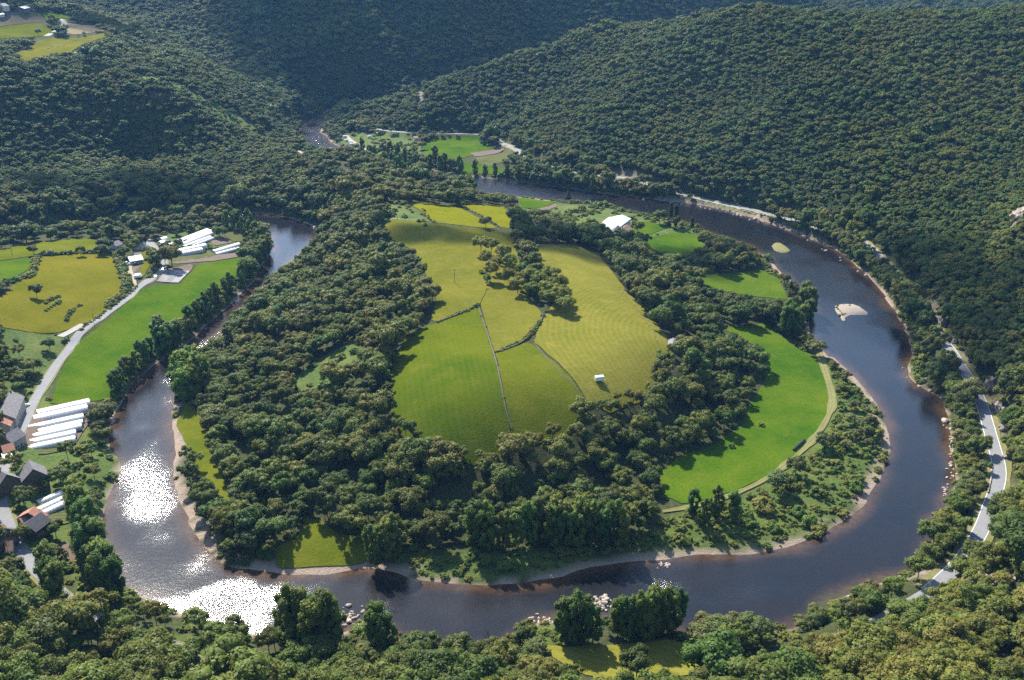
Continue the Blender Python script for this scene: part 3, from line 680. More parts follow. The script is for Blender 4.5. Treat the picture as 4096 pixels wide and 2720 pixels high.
MEADOWS = [  # name, material, label, trace
 ('green_meadow','meadow_green','smooth green meadow on the left of the thin hedge on the hill',[(1912,1228),(1962,1375),(2012,1585),(2046,1730),(1990,1770),(1900,1780),(1750,1755),(1630,1690),(1585,1645),(1570,1560),(1590,1430),(1630,1360),(1690,1310),(1748,1296),(1840,1258)]),
 ('dry_meadow','meadow_dry','small dry meadow in the middle of the hill',[(1922,1226),(1945,1160),(2010,1150),(2100,1180),(2175,1262),(2140,1325),(2095,1357),(1980,1408)]),
 ('olive_meadow','meadow_olive','olive meadow right of the thin hedge on the hill',[(1985,1413),(2105,1370),(2132,1378),(2332,1588),(2300,1640),(2200,1700),(2052,1738),(2015,1580)]),
 ('hay_meadow','meadow_hay','large mown hay meadow with curved mowing lines',[(2182,1262),(2230,1200),(2220,1120),(2160,1040),(2110,985),(2300,978),(2400,1030),(2450,1090),(2500,1160),(2570,1240),(2645,1345),(2655,1420),(2600,1490),(2540,1550),(2440,1580),(2338,1584),(2140,1370),(2148,1328)]),
 ('upper_pasture','meadow_dry','dry pasture on the upper left of the hill',[(1550,880),(1700,892),(1900,912),(2050,935),(2060,1000),(2100,1110),(2110,1175),(1945,1155),(1920,1222),(1745,1288),(1720,1280),(1745,1200),(1700,1080),(1650,1000),(1550,950),(1520,915)]),
 ('bright_meadow','meadow_yellow','bright meadow under the pine wood',[(1630,812),(1830,828),(1990,912),(1960,914),(1735,890),(1690,850)]),
 ('fenced_meadow','meadow_yellow','pale bright meadow behind the fence line',[(1842,822),(2012,826),(2050,880),(2035,915),(2000,908)]),
 ('riverside_plot','meadow_lush','green plot on the far river bank',[(2070,790),(2230,808),(2150,838),(2090,832)]),
 ('soil_plot','soil','brown soil plot on the far river bank',[(2150,838),(2222,814),(2230,826),(2165,850)]),
 ('farm_lawn','meadow_lush','lawn beside the pale farm barn',[(2518,905),(2590,885),(2665,910),(2605,938),(2525,938)]),
 ('shaded_meadow','meadow_lush','green meadow below the farm',[(2552,958),(2698,930),(2810,940),(2850,975),(2745,1022),(2629,1010)]),
 ('row_meadow','meadow_lush_rows','green meadow with crop rows near the river',[(2770,1105),(2900,1095),(3050,1082),(3110,1110),(3155,1200),(3000,1185),(2840,1152)]),
 ('river_meadow','meadow_lush','large bright green meadow inside the right river bend',[(2880,1310),(3060,1295),(3190,1395),(3276,1430),(3318,1530),(3326,1610),(3295,1680),(3240,1765),(3100,1888),(2950,1965),(2740,2020),(2655,1985),(2630,1900),(2700,1840),(2850,1780),(2960,1710),(2990,1630),(3060,1520),(3050,1400)]),
 ('river_strip_meadow','meadow_olive','long narrow meadow beside the left river arm',[(752,1620),(800,1680),(850,1830),(912,1998),(850,1975),(775,1830),(712,1700)]),
 ('bank_glade','meadow_olive','small meadow on the front river bank',[(1225,2090),(1290,2095),(1350,2148),(1460,2165),(1465,2235),(1400,2258),(1250,2266),(1112,2278),(1105,2190),(1200,2170)]),
 ('hay_clearing','meadow_hay','mown clearing on the near bank',[(2145,2585),(2300,2592),(2500,2575),(2700,2560),(2790,2600),(2835,2645),(2760,2705),(2500,2725),(2330,2700),(2250,2650)]),
 ('long_green_field','meadow_lush','long green field between the village road and the river',[(975,1028),(985,1070),(940,1110),(860,1170),(745,1260),(640,1370),(560,1445),(470,1575),(400,1605),(203,1615),(235,1510),(300,1385),(400,1305),(560,1168),(625,1138),(720,1138),(790,1062)]),
 ('big_pasture','meadow_pasture','big yellowish pasture left of the village road',[(150,1032),(300,1018),(462,1015),(492,1100),(505,1150),(432,1250),(350,1290),(250,1325),(130,1330),(0,1310),(-100,1250),(0,1190),(100,1100)]),
 ('far_left_field','meadow_lush','small bright field at the left edge',[(-60,1055),(130,1032),(128,1070),(62,1110),(-60,1140)]),
 ('top_left_field','meadow_olive','pale field along the dark wood on the left',[(-60,1015),(180,965),(362,955),(440,985),(402,1008),(170,1020),(0,1044),(-60,1050)]),
 ('house_lawn','meadow_pasture','lawn beside the white roofed house',[(545,1005),(590,995),(606,1050),(575,1105),(545,1128),(538,1110),(572,1060)]),
 ('cabbage_plot','veg_rows','green vegetable plot below the polytunnels',[(680,1030),(850,1008),(870,1020),(820,1038),(685,1048)]),
 ('ploughed_plot','soil','ploughed brown plot below the polytunnels',[(685,1050),(870,1022),(975,1005),(980,1022),(860,1046),(690,1058)]),
 ('upper_veg_plot','veg_rows','vegetable plot behind the polytunnels',[(895,940),(925,928),(992,950),(985,962),(935,968)]),
 ('upper_soil_plot','soil','brown plot behind the polytunnels',[(838,965),(890,942),(935,970),(860,985)]),
 ('mulch_plot','soil','brown plot with grey film rows by the village road',[(622,1125),(668,1078),(760,1058),(772,1062),(765,1082),(715,1132)]),
 ('brown_plot','soil','bare brown plot behind the tall poplars',[(232,2182),(276,2170),(315,2220),(290,2256),(262,2240)]),
 ('tunnel_yard','soil','bare ground under the big polytunnels',[(150,1640),(370,1608),(392,1622),(350,1700),(310,1770),(105,1786),(95,1750)]),
 ('kitchen_plot','veg_rows','kitchen garden rows below the big polytunnels',[(160,1788),(290,1770),(280,1800),(150,1820)]),
 ('lower_kitchen_plot','veg_rows','garden rows around the lower polytunnels',[(120,2050),(150,2002),(270,1965),(300,2010),(292,2090),(170,2110),(100,2075)]),
 ('camp_field','meadow_lush','bright green field behind the river poplars',[(1690,578),(1742,550),(1910,541),(1922,577),(1972,592),(1828,640),(1700,625)]),
 ('camp_soil','soil','brown strip beside the bright field across the river',[(1880,612),(2020,580),(2035,592),(1900,628)]),
 ('camp_plot','veg_rows','vegetable plot below the road bend across the river',[(1902,630),(2036,594),(2060,625),(1960,668),(1918,655)]),
 ('camp_lawn','meadow_lush','bright grass strip on the far river bank',[(1810,645),(1915,655),(2000,672),(2110,692),(2060,705),(1850,692)]),
 ('plateau_yellow','meadow_olive','yellow field on the plateau',[(-80,118),(118,93),(214,104),(246,94),(252,102),(200,140),(140,150),(-80,166)]),
 ('plateau_front','meadow_dry','front pasture on the plateau',[(188,152),(425,130),(421,156),(357,172),(280,214),(225,216),(150,235),(98,247),(46,222),(143,168)]),
 ('plateau_stubble','meadow_stubble','pale stubble field on the plateau',[(258,90),(411,104),(421,124),(296,138),(226,128),(256,108)]),
 ('plateau_brown','meadow_brown','brown field on the plateau',[(-80,66),(107,56),(271,77),(380,96),(250,88),(118,92),(-80,116)]),
 ('plateau_green','meadow_lush','green strip on the plateau',[(107,46),(200,48),(279,61),(271,75),(110,54)]),
 ('plateau_top','meadow_olive','narrow top field on the plateau',[(-80,8),(60,8),(154,21),(140,26),(-80,20)]),
]
MEADX = {'green_meadow': [(1912,1228),(1962,1375),(2012,1585),(2050,1790),(2000,1840),(1900,1860),(1750,1835),(1620,1760),(1570,1680),(1555,1560),(1580,1430),(1620,1350),(1690,1310),(1748,1296),(1840,1258)],
 'olive_meadow': [(1985,1413),(2105,1370),(2132,1378),(2338,1598),(2340,1690),(2240,1765),(2056,1792),(2015,1580)],
 'hay_meadow': [(2182,1262),(2230,1200),(2220,1120),(2160,1040),(2110,985),(2300,978),(2400,1030),(2450,1090),(2500,1160),(2580,1240),(2665,1345),(2690,1430),(2650,1530),(2570,1610),(2440,1650),(2346,1605),(2140,1370),(2148,1328)],
 'river_strip_meadow': [(752,1600),(810,1680),(865,1830),(925,2010),(850,2000),(770,1840),(705,1700)],
 'bank_glade': [(1225,2070),(1290,2085),(1350,2138),(1470,2155),(1475,2245),(1400,2262),(1250,2270),(1105,2282),(1095,2190),(1190,2160)]}
MEADW = []
for nm, mt, lb, pts in MEADOWS:
    P = ground(pts); MEADW.append(P)
    if nm in MEADX: PX = ground(MEADX[nm])
    else: PX = P
    drape(nm, PX, mt, .30 + (.12 if mt in ('soil', 'veg_rows') else 0), 4.0 if P[:, 1].mean() < 1100 else 7.0, 1.2, lb)

for nm, (p, wd) in ROADW.items():
    mat = {'farm_track': 'dirt', 'side_lane': 'pale_lane', 'hill_track': 'dirt', 'plateau_lane': 'pale_lane', 'camp_track': 'dirt', 'meadow_track': 'grass_track'}.get(nm, 'asphalt')
    if mat == 'asphalt' and nm != 'lower_lane': ribbon(nm + '_verge', p, wd + (4.6 if nm == 'valley_road' else 1.8), 'verge', .26, 0, 5, 'dry grass verges of the road', .5)
    if nm == 'meadow_track':
        ribbon(nm, p, wd, 'verge', .40, 0, 3, 'worn grass track round the river meadow', .9)
        for s_ in (-.85, .85): ribbon('wheel_rut', p, .7, 'grass_track', .46, s_, 2, 'worn wheel rut of the meadow track', .8)
    else: ribbon(nm, p, wd, mat, .36, 0, 3, nm.replace('_', ' '), .12)
    if mat == 'asphalt' and nm == 'valley_road':
        for s in (-1, 1): ribbon('road_edge_line', p, .22, 'white_paint', .40, s * (wd / 2 - .35), 2, 'white edge line of the valley road')

# ------------------------------------------------------------------ trees: crowns of many small leaf faces round leafy clumps, trunk with limbs
_ico = bmesh.new(); bmesh.ops.create_icosphere(_ico, subdivisions=1, radius=1.0)
ICOV = np.array([v.co[:] for v in _ico.verts]); ICOF = np.array([[v.index for v in f.verts] for f in _ico.faces]); _ico.free()

def clumps_for(kind, g, n):
    """clump centres and radii for a tree 1 m high and about 1 m wide (scaled per kind below)"""
    if kind == 'dome':
        u = g.normal(size=(n, 3)); u /= np.linalg.norm(u, axis=1)[:, None]; u[:, 2] = np.abs(u[:, 2])
        q = g.uniform(.15, 1.0, n)[:, None] ** .5
        C = u * q * np.array([.40, .40, .20]) + [0, 0, .66]
        C[:, 2] -= .22 * (C[:, 0] ** 2 + C[:, 1] ** 2) / .16 * .5
        r = g.uniform(.11, .17, n); return C, np.c_[r, r, r * .8]
    if kind in ('round', 'open', 'scrub'):
        u = g.normal(size=(n, 3)); u /= np.linalg.norm(u, axis=1)[:, None]
        u[:, 2] = np.where(u[:, 2] < -.45, -u[:, 2], u[:, 2])
        rr = g.uniform(.55, 1.0, n)[:, None] ** .6
        lob = 1 + .28 * np.sin(3 * np.arctan2(u[:, 1], u[:, 0]) + g.uniform(0, 6)) [:, None]
        C = u * rr * np.array([.35, .35, .23]) * lob + [0, 0, .62]
        if kind == 'scrub': C[:, 2] = C[:, 2] * .95 - .04
        r = g.uniform(.10, .175, n) * (1.0 if kind != 'open' else .85)
        return C, np.c_[r, r, r * .85]
    if kind == 'poplar':
        z = g.uniform(.14, .96, n); a = g.uniform(0, 2 * math.pi, n)
        prof = .20 * np.sin(np.pi * np.clip((z - .02) / 1.04, 0, 1)) ** .55
        rr = prof * g.uniform(.35, 1.0, n)
        C = np.stack([rr * np.cos(a), rr * np.sin(a), z], 1); r = g.uniform(.05, .085, n)
        return C, np.c_[r, r, r * 1.6]
    if kind == 'column':
        z = g.uniform(.06, .97, n); a = g.uniform(0, 2 * math.pi, n)
        prof = .09 * np.sin(np.pi * np.clip(z * .96 + .03, 0, 1)) ** .5
        C = np.stack([prof * np.cos(a) * .8, prof * np.sin(a) * .8, z], 1); r = g.uniform(.03, .055, n)
        return C, np.c_[r, r, r * 2.0]
    if kind == 'cone':
        z = g.uniform(.1, .97, n); a = g.uniform(0, 2 * math.pi, n); rr = .26 * (1.02 - z) * g.uniform(.5, 1, n)
        C = np.stack([rr * np.cos(a), rr * np.sin(a), z], 1); r = .05 + .06 * (1 - z)
        return C, np.c_[r, r, r * .8]
    if kind == 'bush':
        u = g.normal(size=(n, 3)); u /= np.linalg.norm(u, axis=1)[:, None]; u[:, 2] = np.abs(u[:, 2])
        C = u * g.uniform(.5, 1, n)[:, None] * np.array([.55, .55, .62]) + [0, 0, .18]
        r = g.uniform(.16, .3, n); return C, np.c_[r, r, r]

def crown_mesh(name, kind, n, per, leaf, mat, H, wide, seed, core=.78):
    g = np.random.default_rng(seed)
    C, r = clumps_for(kind, g, n)
    S = np.array([wide * H, wide * H, H]); C = C * S; r = r * H * np.array([wide ** .5, wide ** .5, 1])
    tone = g.uniform(0, 1, n)
    d = g.normal(size=(n, per, 3)); d /= np.linalg.norm(d, axis=2)[:, :, None]
    out = C - np.array([0, 0, C[:, 2].mean() - .1 * H]); out /= np.linalg.norm(out, axis=1)[:, None] + 1e-6
    flip = (d * out[:, None, :]).sum(2) < -.35; d[flip] *= -1
    rad = g.uniform(.72, 1.12, (n, per))[:, :, None]
    P = (C[:, None, :] + d * r[:, None, :] * rad).reshape(-1, 3)
    nr = (d.reshape(-1, 3) + g.normal(size=(n * per, 3)) * .42 + [0, 0, .55]); nr /= np.linalg.norm(nr, axis=1)[:, None]
    t = np.cross(nr, g.normal(size=nr.shape)); t /= np.linalg.norm(t, axis=1)[:, None] + 1e-9; b = np.cross(nr, t)
    s = leaf * g.uniform(.55, 1.35, len(P))[:, None]
    V = np.stack([P - t * s * .55, P - b * s * .42 + nr * s * .1, P + t * s * .6, P + b * s * .42 + nr * s * .1], 1).reshape(-1, 3)
    Fq = np.arange(len(V)).reshape(-1, 4)
    Vc, Fc = [], []
    for k in range(n):
        Vc.append(C[k] + ICOV * r[k] * core * (1 + .22 * g.normal(size=(len(ICOV), 1)))); Fc.append(ICOF + len(ICOV) * k + len(V))
    Vc = np.concatenate(Vc); Fc = np.concatenate(Fc)
    V = np.r_[V, Vc]; V[:, 2] = np.maximum(V[:, 2], .02 * H)
    me = bpy.data.meshes.new(name)
    me.vertices.add(len(V)); me.vertices.foreach_set('co', V.astype(np.float32).ravel())
    loops = np.r_[Fq.ravel(), Fc.ravel()].astype(np.int32)
    me.loops.add(len(loops)); me.loops.foreach_set('vertex_index', loops)
    st = np.r_[np.arange(len(Fq)) * 4, len(Fq) * 4 + np.arange(len(Fc)) * 3].astype(np.int32)
    me.polygons.add(len(st)); me.polygons.foreach_set('loop_start', st)
    me.materials.append(M[mat]); me.update(calc_edges=True)
    return me, C

def trunk_mesh(name, H, C, seed, r0=.022, mat='bark', limbs=7, top=.72):
    g = random.Random(seed)
    parts = [tube([(0, 0, -.05 * H), (g.uniform(-.01, .01) * H, g.uniform(-.01, .01) * H, .3 * H), (g.uniform(-.02, .02) * H, g.uniform(-.02, .02) * H, top * H)], r0 * H, r0 * H * .3, 6)]
    for k in range(limbs):
        cc = C[int(g.random() * len(C))]; z0 = min(cc[2] * .8, g.uniform(.25, .5) * H)
        parts.append(tube([(0, 0, z0), (cc[0] * .5, cc[1] * .5, z0 + (cc[2] - z0) * .6), tuple(cc)], r0 * H * .45, r0 * H * .12, 4))
    v, f = join(*parts); me = bpy.data.meshes.new(name); me.from_pydata(v, [], f); me.materials.append(M[mat]); me.update(); return me

PROTO = {}     # kind -> list of (crown mesh, trunk mesh)
def proto(key, kind, n, per, leaf, mat, H, wide, variants=3, r0=.022, top=.72, core=.78):
    L = []
    for v in range(variants):
        sd = sum(map(ord, key)) * 31 + v
        cm, C = crown_mesh(key + '_crown', kind, n, per, leaf, mat, H, wide, sd, core)
        L.append((cm, trunk_mesh(key + '_trunk', H, C, sd, r0, 'bark', 7, top)))
    PROTO[key] = L
proto('oak', 'round', 34, 60, .55, 'oak_leaves', 11, 1.0, 4)
proto('open_oak', 'open', 24, 46, .50, 'oak_leaves', 12, .85, 3, .016)
proto('scrub_oak', 'dome', 32, 54, .42, 'scrub_oak_leaves', 7.5, 1.1, 4)
proto('hill_oak', 'dome', 22, 36, .66, 'hill_leaves', 8, 1.05, 5, .02)
proto('copse_oak', 'round', 38, 70, .55, 'copse_leaves', 12, 1.05, 3)
proto('poplar', 'poplar', 46, 46, .60, 'poplar_leaves', 22, .92, 4, .013, .9)
proto('bright_poplar', 'poplar', 46, 46, .60, 'bright_poplar_leaves', 22, 1.1, 2, .013, .9)
proto('willow', 'round', 34, 64, .45, 'willow_leaves', 9, 1.15, 3)
proto('bush', 'bush', 16, 46, .36, 'bush_leaves', 2.6, 1.1, 4, .03, .5)
proto('column', 'column', 50, 36, .5, 'lombardy_leaves', 20, 1.0, 2, .012, .9)
proto('cone', 'cone', 40, 40, .5, 'lombardy_leaves', 12, 1.1, 2, .015, .9)
proto('purple', 'round', 26, 50, .5, 'purple_leaves', 9, 1.0, 1)
proto('yellow', 'poplar', 40, 46, .6, 'yellow_leaves', 16, 1.7, 1, .013, .9)

# GN-instanced woods need single objects: crown and trunk joined, kept in a collection that is not in the scene
def library(keys):
    cl = bpy.data.collections.new('tree_library'); order = []
    for key in keys:
        for i, (cm, tm) in enumerate(PROTO[key]):
            bm = bmesh.new(); bm.from_mesh(cm); nb = len(bm.faces); bm.from_mesh(tm); bm.faces.ensure_lookup_table()
            for f in bm.faces[nb:]: f.material_index = 1
            me = bpy.data.meshes.new(key); bm.to_mesh(me); bm.free(); me.materials.append(cm.materials[0]); me.materials.append(M['bark'])
            o = bpy.data.objects.new('%03d_%s' % (len(order), key), me); cl.objects.link(o); order.append(key)
    return cl, order
LIB, LIBK = library(['oak', 'open_oak', 'scrub_oak', 'hill_oak', 'bush', 'willow'])
LIBI = {k: [i for i, q in enumerate(LIBK) if q == k] for k in set(LIBK)}

def scatter_group():
    ng = bpy.data.node_groups.new('scatter', 'GeometryNodeTree')
    ng.interface.new_socket('Geometry', in_out='INPUT', socket_type='NodeSocketGeometry')
    ng.interface.new_socket('Geometry', in_out='OUTPUT', socket_type='NodeSocketGeometry')
    gi = ng.nodes.new('NodeGroupInput'); go = ng.nodes.new('NodeGroupOutput')
    ci = ng.nodes.new('GeometryNodeCollectionInfo'); ci.inputs[0].default_value = LIB; ci.inputs[1].default_value = True; ci.inputs[2].default_value = True
    ip = ng.nodes.new('GeometryNodeInstanceOnPoints'); ip.inputs['Pick Instance'].default_value = True
    def at(name, typ):
        a = ng.nodes.new('GeometryNodeInputNamedAttribute'); a.data_type = typ; a.inputs[0].default_value = name; return a.outputs[0]
    cx_ = ng.nodes.new('ShaderNodeCombineXYZ'); ng.links.new(at('rot', 'FLOAT'), cx_.inputs[2])
    er = ng.nodes.new('FunctionNodeEulerToRotation'); ng.links.new(cx_.outputs[0], er.inputs[0])
    ng.links.new(gi.outputs[0], ip.inputs['Points']); ng.links.new(ci.outputs[0], ip.inputs['Instance'])
    ng.links.new(at('pick', 'INT'), ip.inputs['Instance Index']); ng.links.new(er.outputs[0], ip.inputs['Rotation'])
    ng.links.new(at('size', 'FLOAT_VECTOR'), ip.inputs['Scale']); ng.links.new(ip.outputs[0], go.inputs[0]); return ng
SCATTER = scatter_group()

def scatter(name, label, P, pick, size, rot, cat=None):
    me = bpy.data.meshes.new(name); me.vertices.add(len(P)); me.vertices.foreach_set('co', P.astype(np.float32).ravel())
    me.attributes.new('rot', 'FLOAT', 'POINT').data.foreach_set('value', rot.astype(np.float32))
    me.attributes.new('pick', 'INT', 'POINT').data.foreach_set('value', pick.astype(np.int32))
    me.attributes.new('size', 'FLOAT_VECTOR', 'POINT').data.foreach_set('vector', size.astype(np.float32).ravel())
    o = link(bpy.data.objects.new(name, me)); md = o.modifiers.new('scatter', 'NODES'); md.node_group = SCATTER
    o['kind'] = 'stuff'; o['label'] = label; return o

_tree_count = {}
def plant(name, key, x, y, sx, sz, label, cat, group, variant=None, z=None):
    L = PROTO[key]; cm, tm = L[rnd.randrange(len(L)) if variant is None else variant % len(L)]
    t = thing(name, label, cat, (x, y, float(hgt(x, y)) - .1 if z is None else z), rnd.uniform(0, 6.28), group)
    t.scale = (sx, sx, sz)
    link(bpy.data.objects.new('trunk', tm), t); link(bpy.data.objects.new('crown', cm), t)
    return t

TAKEN = []    # (x, y, r) round every planted tree: the scattered wood keeps clear of it
def row(key, name, cat, label, group, pts, h, jr=.12, wide=1.0, base_h=None, jit=0):
    bh = base_h or {'poplar': 22, 'bright_poplar': 22, 'column': 20, 'cone': 12, 'willow': 9, 'copse_oak': 12, 'oak': 11, 'scrub_oak': 7.5, 'bush': 2.6, 'purple': 9, 'yellow': 16, 'open_oak': 12}[key]
    G = ground(pts); order = np.argsort(np.argsort([p[0] for p in pts]))
    ORD = 'first second third fourth fifth sixth seventh eighth ninth tenth eleventh twelfth thirteenth fourteenth fifteenth sixteenth seventeenth eighteenth nineteenth twentieth'.split()
    if isinstance(label, str) and 1 < len(pts) <= 20:
        nw = len(label.split()); label = [('%s, %s from the left' % (label, ORD[k])) if nw <= 12 else ('%s %s' % (ORD[k], label)) for k in order]
    for i, (x, y) in enumerate(G):
        s = h / bh * rnd.uniform(1 - jr, 1 + jr)
        plant(name, key, x, y, s * wide * rnd.uniform(.9, 1.12), s, label if isinstance(label, str) else label[i], cat, group)
        TAKEN.append((x, y, .30 * h * wide if key not in ('poplar', 'bright_poplar', 'column') else .16 * h * wide))

P_ = 'poplar_tree'
row('poplar', P_, 'poplar', 'dark green poplar on the river bank behind the upper polytunnels', 'poplars behind the upper polytunnels',
    [(935,918),(958,915),(975,935),(1000,945),(1020,962),(1035,988),(1050,1012),(1056,1040),(1040,1062),(1010,932),(990,905),(1060,985),(1075,1015),(905,908)], 16)
row('poplar', P_, 'poplar', 'tall dark poplar between the upper end of the long green field and the river', 'poplars along the upper part of the long green field',
    [(985,1118),(968,1138),(925,1172),(903,1190),(862,1222),(845,1240),(806,1282),(790,1300),(758,1325),(826,1262)], 16)
row('poplar', P_, 'poplar', 'broad poplar of the lone dark clump beside the long green field', 'poplars of the lone clump by the long green field', [(650,1398),(690,1400),(668,1420),(710,1385),(640,1375)], 19, wide=1.35)
row('poplar', P_, 'poplar', 'dark poplar between the lower end of the long green field and the river', 'poplars along the lower part of the long green field',
    [(600,1432),(578,1456),(552,1490),(526,1508),(480,1562),(466,1585),(566,1448),(505,1520)], 14, wide=1.2)
row('bright_poplar', P_, 'poplar', 'bright green broad poplar on the hill side of the left river arm', 'bright green poplars by the left river arm', [(738,1560),(772,1592),(800,1560),(760,1528),(722,1585),(790,1510),(745,1610)], 21, wide=1.2)
row('poplar', P_, 'poplar', 'tall poplar in the bank row left of the glittering water', 'tall poplars left of the glittering water',
    [(322,2110),(338,2150),(350,2195),(362,2240),(378,2285),(396,2330),(420,2365),(445,2398),(470,2420),(355,2130),(372,2210),(405,2300),(432,2340)], 23)
row('poplar', P_, 'poplar', 'thin poplar in front of the bare brown plot', 'thin poplars by the bare brown plot', [(192,2335),(222,2395),(240,2430),(212,2365)], 19)
row('poplar', P_, 'poplar', 'tall leaning poplar on the near bank left of the stones', 'tall poplars on the near bank left of the stones', [(1150,2560),(1185,2598),(1245,2606),(1300,2612),(1342,2620),(1215,2590),(1270,2625)], 24)
row('poplar', P_, 'poplar', ['taller pointed poplar alone on the near bank right of the stones', 'lower poplar beside the pointed one on the near bank'], None, [(1512,2632),(1545,2645)], 22)
row('poplar', P_, 'poplar', 'dark poplar in the row along the near mown clearing', 'poplars along the near mown clearing',
    [(2252,2562),(2292,2574),(2332,2565),(2370,2572),(2312,2550),(2470,2552),(2505,2560),(2545,2552),(2610,2542),(2640,2530),(2672,2538),(2702,2522),(2580,2560),(2525,2540)], 19)
row('poplar', P_, 'poplar', 'poplar in the tree belt between the caravans and the far river', 'poplars between the caravans and the far river',
    [(1480,640),(1500,642),(1540,672),(1570,682),(1600,700),(1640,702),(1660,682),(1692,692),(1450,612),(1722,682),(1762,702),(1800,704),(1842,692),(1560,640),(1620,660),(1590,640),(1660,650),(1740,660),(1780,680)], 19)
row('poplar', P_, 'poplar', 'poplar on the far bank facing the bright meadow', 'poplars on the far bank facing the bright meadow', [(1900,700),(1940,712),(1980,716),(2030,716),(2070,722),(2140,730),(2200,738),(2252,744),(2285,748),(2110,715),(2340,758),(2370,765)], 16)
row('column', 'lombardy_poplar', 'poplar', ['left one of the two narrow dark poplars behind the farm', 'right one of the two narrow dark poplars behind the farm'], None, [(2680,905),(2702,905)], 19)
row('cone', 'spruce_tree', 'spruce', 'dark pointed spruce standing in front of the far water', None, [(2272,806)], 13)
row('poplar', P_, 'poplar', 'poplar in the clump between the right river arm and the meadows', 'poplars between the right river arm and the meadows', [(3170,1345),(3202,1332),(3230,1295),(3182,1282),(3220,1240),(3152,1312),(3140,1345),(3205,1265),(3235,1260)], 19, wide=1.15)
row('poplar', P_, 'poplar', ['dark slim tree left of the track bend on the meadow edge', 'middle dark tree by the end of the river meadow', 'tree with pale top by the end of the river meadow', 'small dark tree among those at the meadow end'], None, [(2770,2062),(2862,2068),(2930,2085),(2815,2105)], 15, wide=1.1)
row('poplar', P_, 'poplar', 'poplar in the dark row along the foot of the meander hill', 'poplars along the foot of the meander hill',
    [(2170,2172),(2212,2184),(2260,2192),(2302,2194),(2350,2184),(2402,2192),(2452,2172),(2122,2184),(2072,2192),(2012,2202),(1952,2202),(1902,2192),(1560,2240),(1500,2265),(1590,2225),(2240,2165),(2320,2160),(2480,2190),(2380,2160)], 20, wide=1.1)
row('copse_oak', 'copse_oak', 'oak', ['yellow green oak of the hill copse, %s, number %s from its left end' % ('upper part' if i_ < 8 else 'lower part', w_) for i_, w_ in enumerate('one three two five seven six eight nine ten eleven twelve fourteen thirteen sixteen eighteen twenty seventeen four fifteen nineteen twentyone twentytwo'.split())], 'oaks of the copse on the hill meadows',
    [(1925,1018),(1965,1022),(1945,1065),(1985,1092),(2040,1088),(2035,1135),(2090,1115),(2100,1155),(2145,1112),(2152,1162),(2200,1142),(2225,1180),(2180,1192),(2192,1232),(2230,1235),(2262,1255),(2212,1208),(1960,1125),(2010,1050),(2250,1215),(2125,1195),(2070,1175)], 12.5)
row('willow', 'willow_tree', 'willow', ['pale willow leaning over the water where the meadow track starts', 'pale willow above the front part of the river meadow track', 'round pale willow where the meadow track turns', 'pale willow standing behind the track willow'], None, [(3262,1425),(3110,1965),(3180,1905),(3290,1800)], 10.5)
row('willow', 'willow_tree', 'willow', 'pale grey willow among the brambles inside the right bend', 'pale willows among the brambles inside the right bend', [(3420,1760),(3445,1720),(3470,1745),(3400,1700),(3480,1700),(3385,1800),(3420,1640),(3380,1525),(3330,1480),(3475,1790)], 6, wide=1.1)
row('willow', 'willow_tree', 'willow', 'pale willow on the near bank right of the mown clearing', 'pale willows right of the near mown clearing', [(2830,2565),(2870,2580),(2800,2600),(2980,2550),(3040,2565),(3010,2580),(2920,2570)], 11)
row('willow', 'willow_tree', 'willow', ['pale willow at the water left of the dead tree', 'pale willow on the village bank by the big polytunnels', 'second pale willow on the village bank lower down', 'pale willow by the lower polytunnels'], None, [(1845,2622),(440,1665),(395,1735),(365,2045)], 9)
row('willow', 'willow_tree', 'willow', 'pale willow on the far bank by the bend of the river', 'pale willows on the far bank', [(1680,712),(1720,720),(1760,722),(1800,728),(1650,700),(870,895),(770,900)], 10)
row('column', 'lombardy_poplar', 'poplar', ['small pale column tree by the river behind the farm', 'narrow dark tree against the right meadows'], None, [(2768,915),(3160,1190)], 11, wide=1.4)
row('oak', 'dark_round_tree', 'tree', ['big dark round tree left of the narrow poplars behind the farm', 'round dark tree in front of the near mown clearing', 'round dark tree beside the shed at the village road', 'dark round tree by the farm lawn', 'dark tree at the end of the farm lawn'], None, [(2638,895),(2545,2715),(555,990),(2550,940),(2700,915)], 13)
row('purple', 'purple_tree', 'tree', 'dark purple leaved tree by the small house', None, [(577,985)], 9)
row('yellow', 'yellowing_tree', 'tree', 'yellowing tall tree on the right bank of the far bend', None, [(3288,925)], 17)
row('bright_poplar', P_, 'poplar', 'bright green tree beside the yellowing one on the right bank', None, [(3400,955)], 16, wide=1.3)
row('oak', 'field_tree', 'tree', ['lone tree on the pasture among the terraces', 'left round tree on the pasture hedge', 'right round tree on the pasture hedge', 'small pointed tree at the left end of the pasture hedge', 'tree on the road bend below the polytunnels', 'tree between the two groups of polytunnels', 'tree behind the long polytunnels', 'tree over the end of the long polytunnels', 'second tree over the end of the long polytunnels', 'tree at the far right end of the market garden', 'thin tree on the lawn behind the shelter', 'tree by the barn in the village', 'tree beside the stone house in the village', 'dark tree beside the red roofed barn', 'tree at the corner of the red roofed barn'], None,
    [(148,1190),(325,1025),(408,1022),(135,1022),(662,1060),(718,995),(705,940),(868,945),(890,950),(985,1005),(765,935),(245,1945),(95,2015),(225,2150),(95,2170)], 9.5)
row('oak', 'plateau_tree', 'tree', ['left small tree on the plateau by the lane', 'right small tree on the plateau by the lane', 'bush like tree at the right end of the plateau pasture'], None, [(153,143),(207,128),(397,125)], 10)
row('cone', 'cypress_tree', 'cypress', 'small dark cypress on the fern clearing', None, [(1185,1585)], 7)

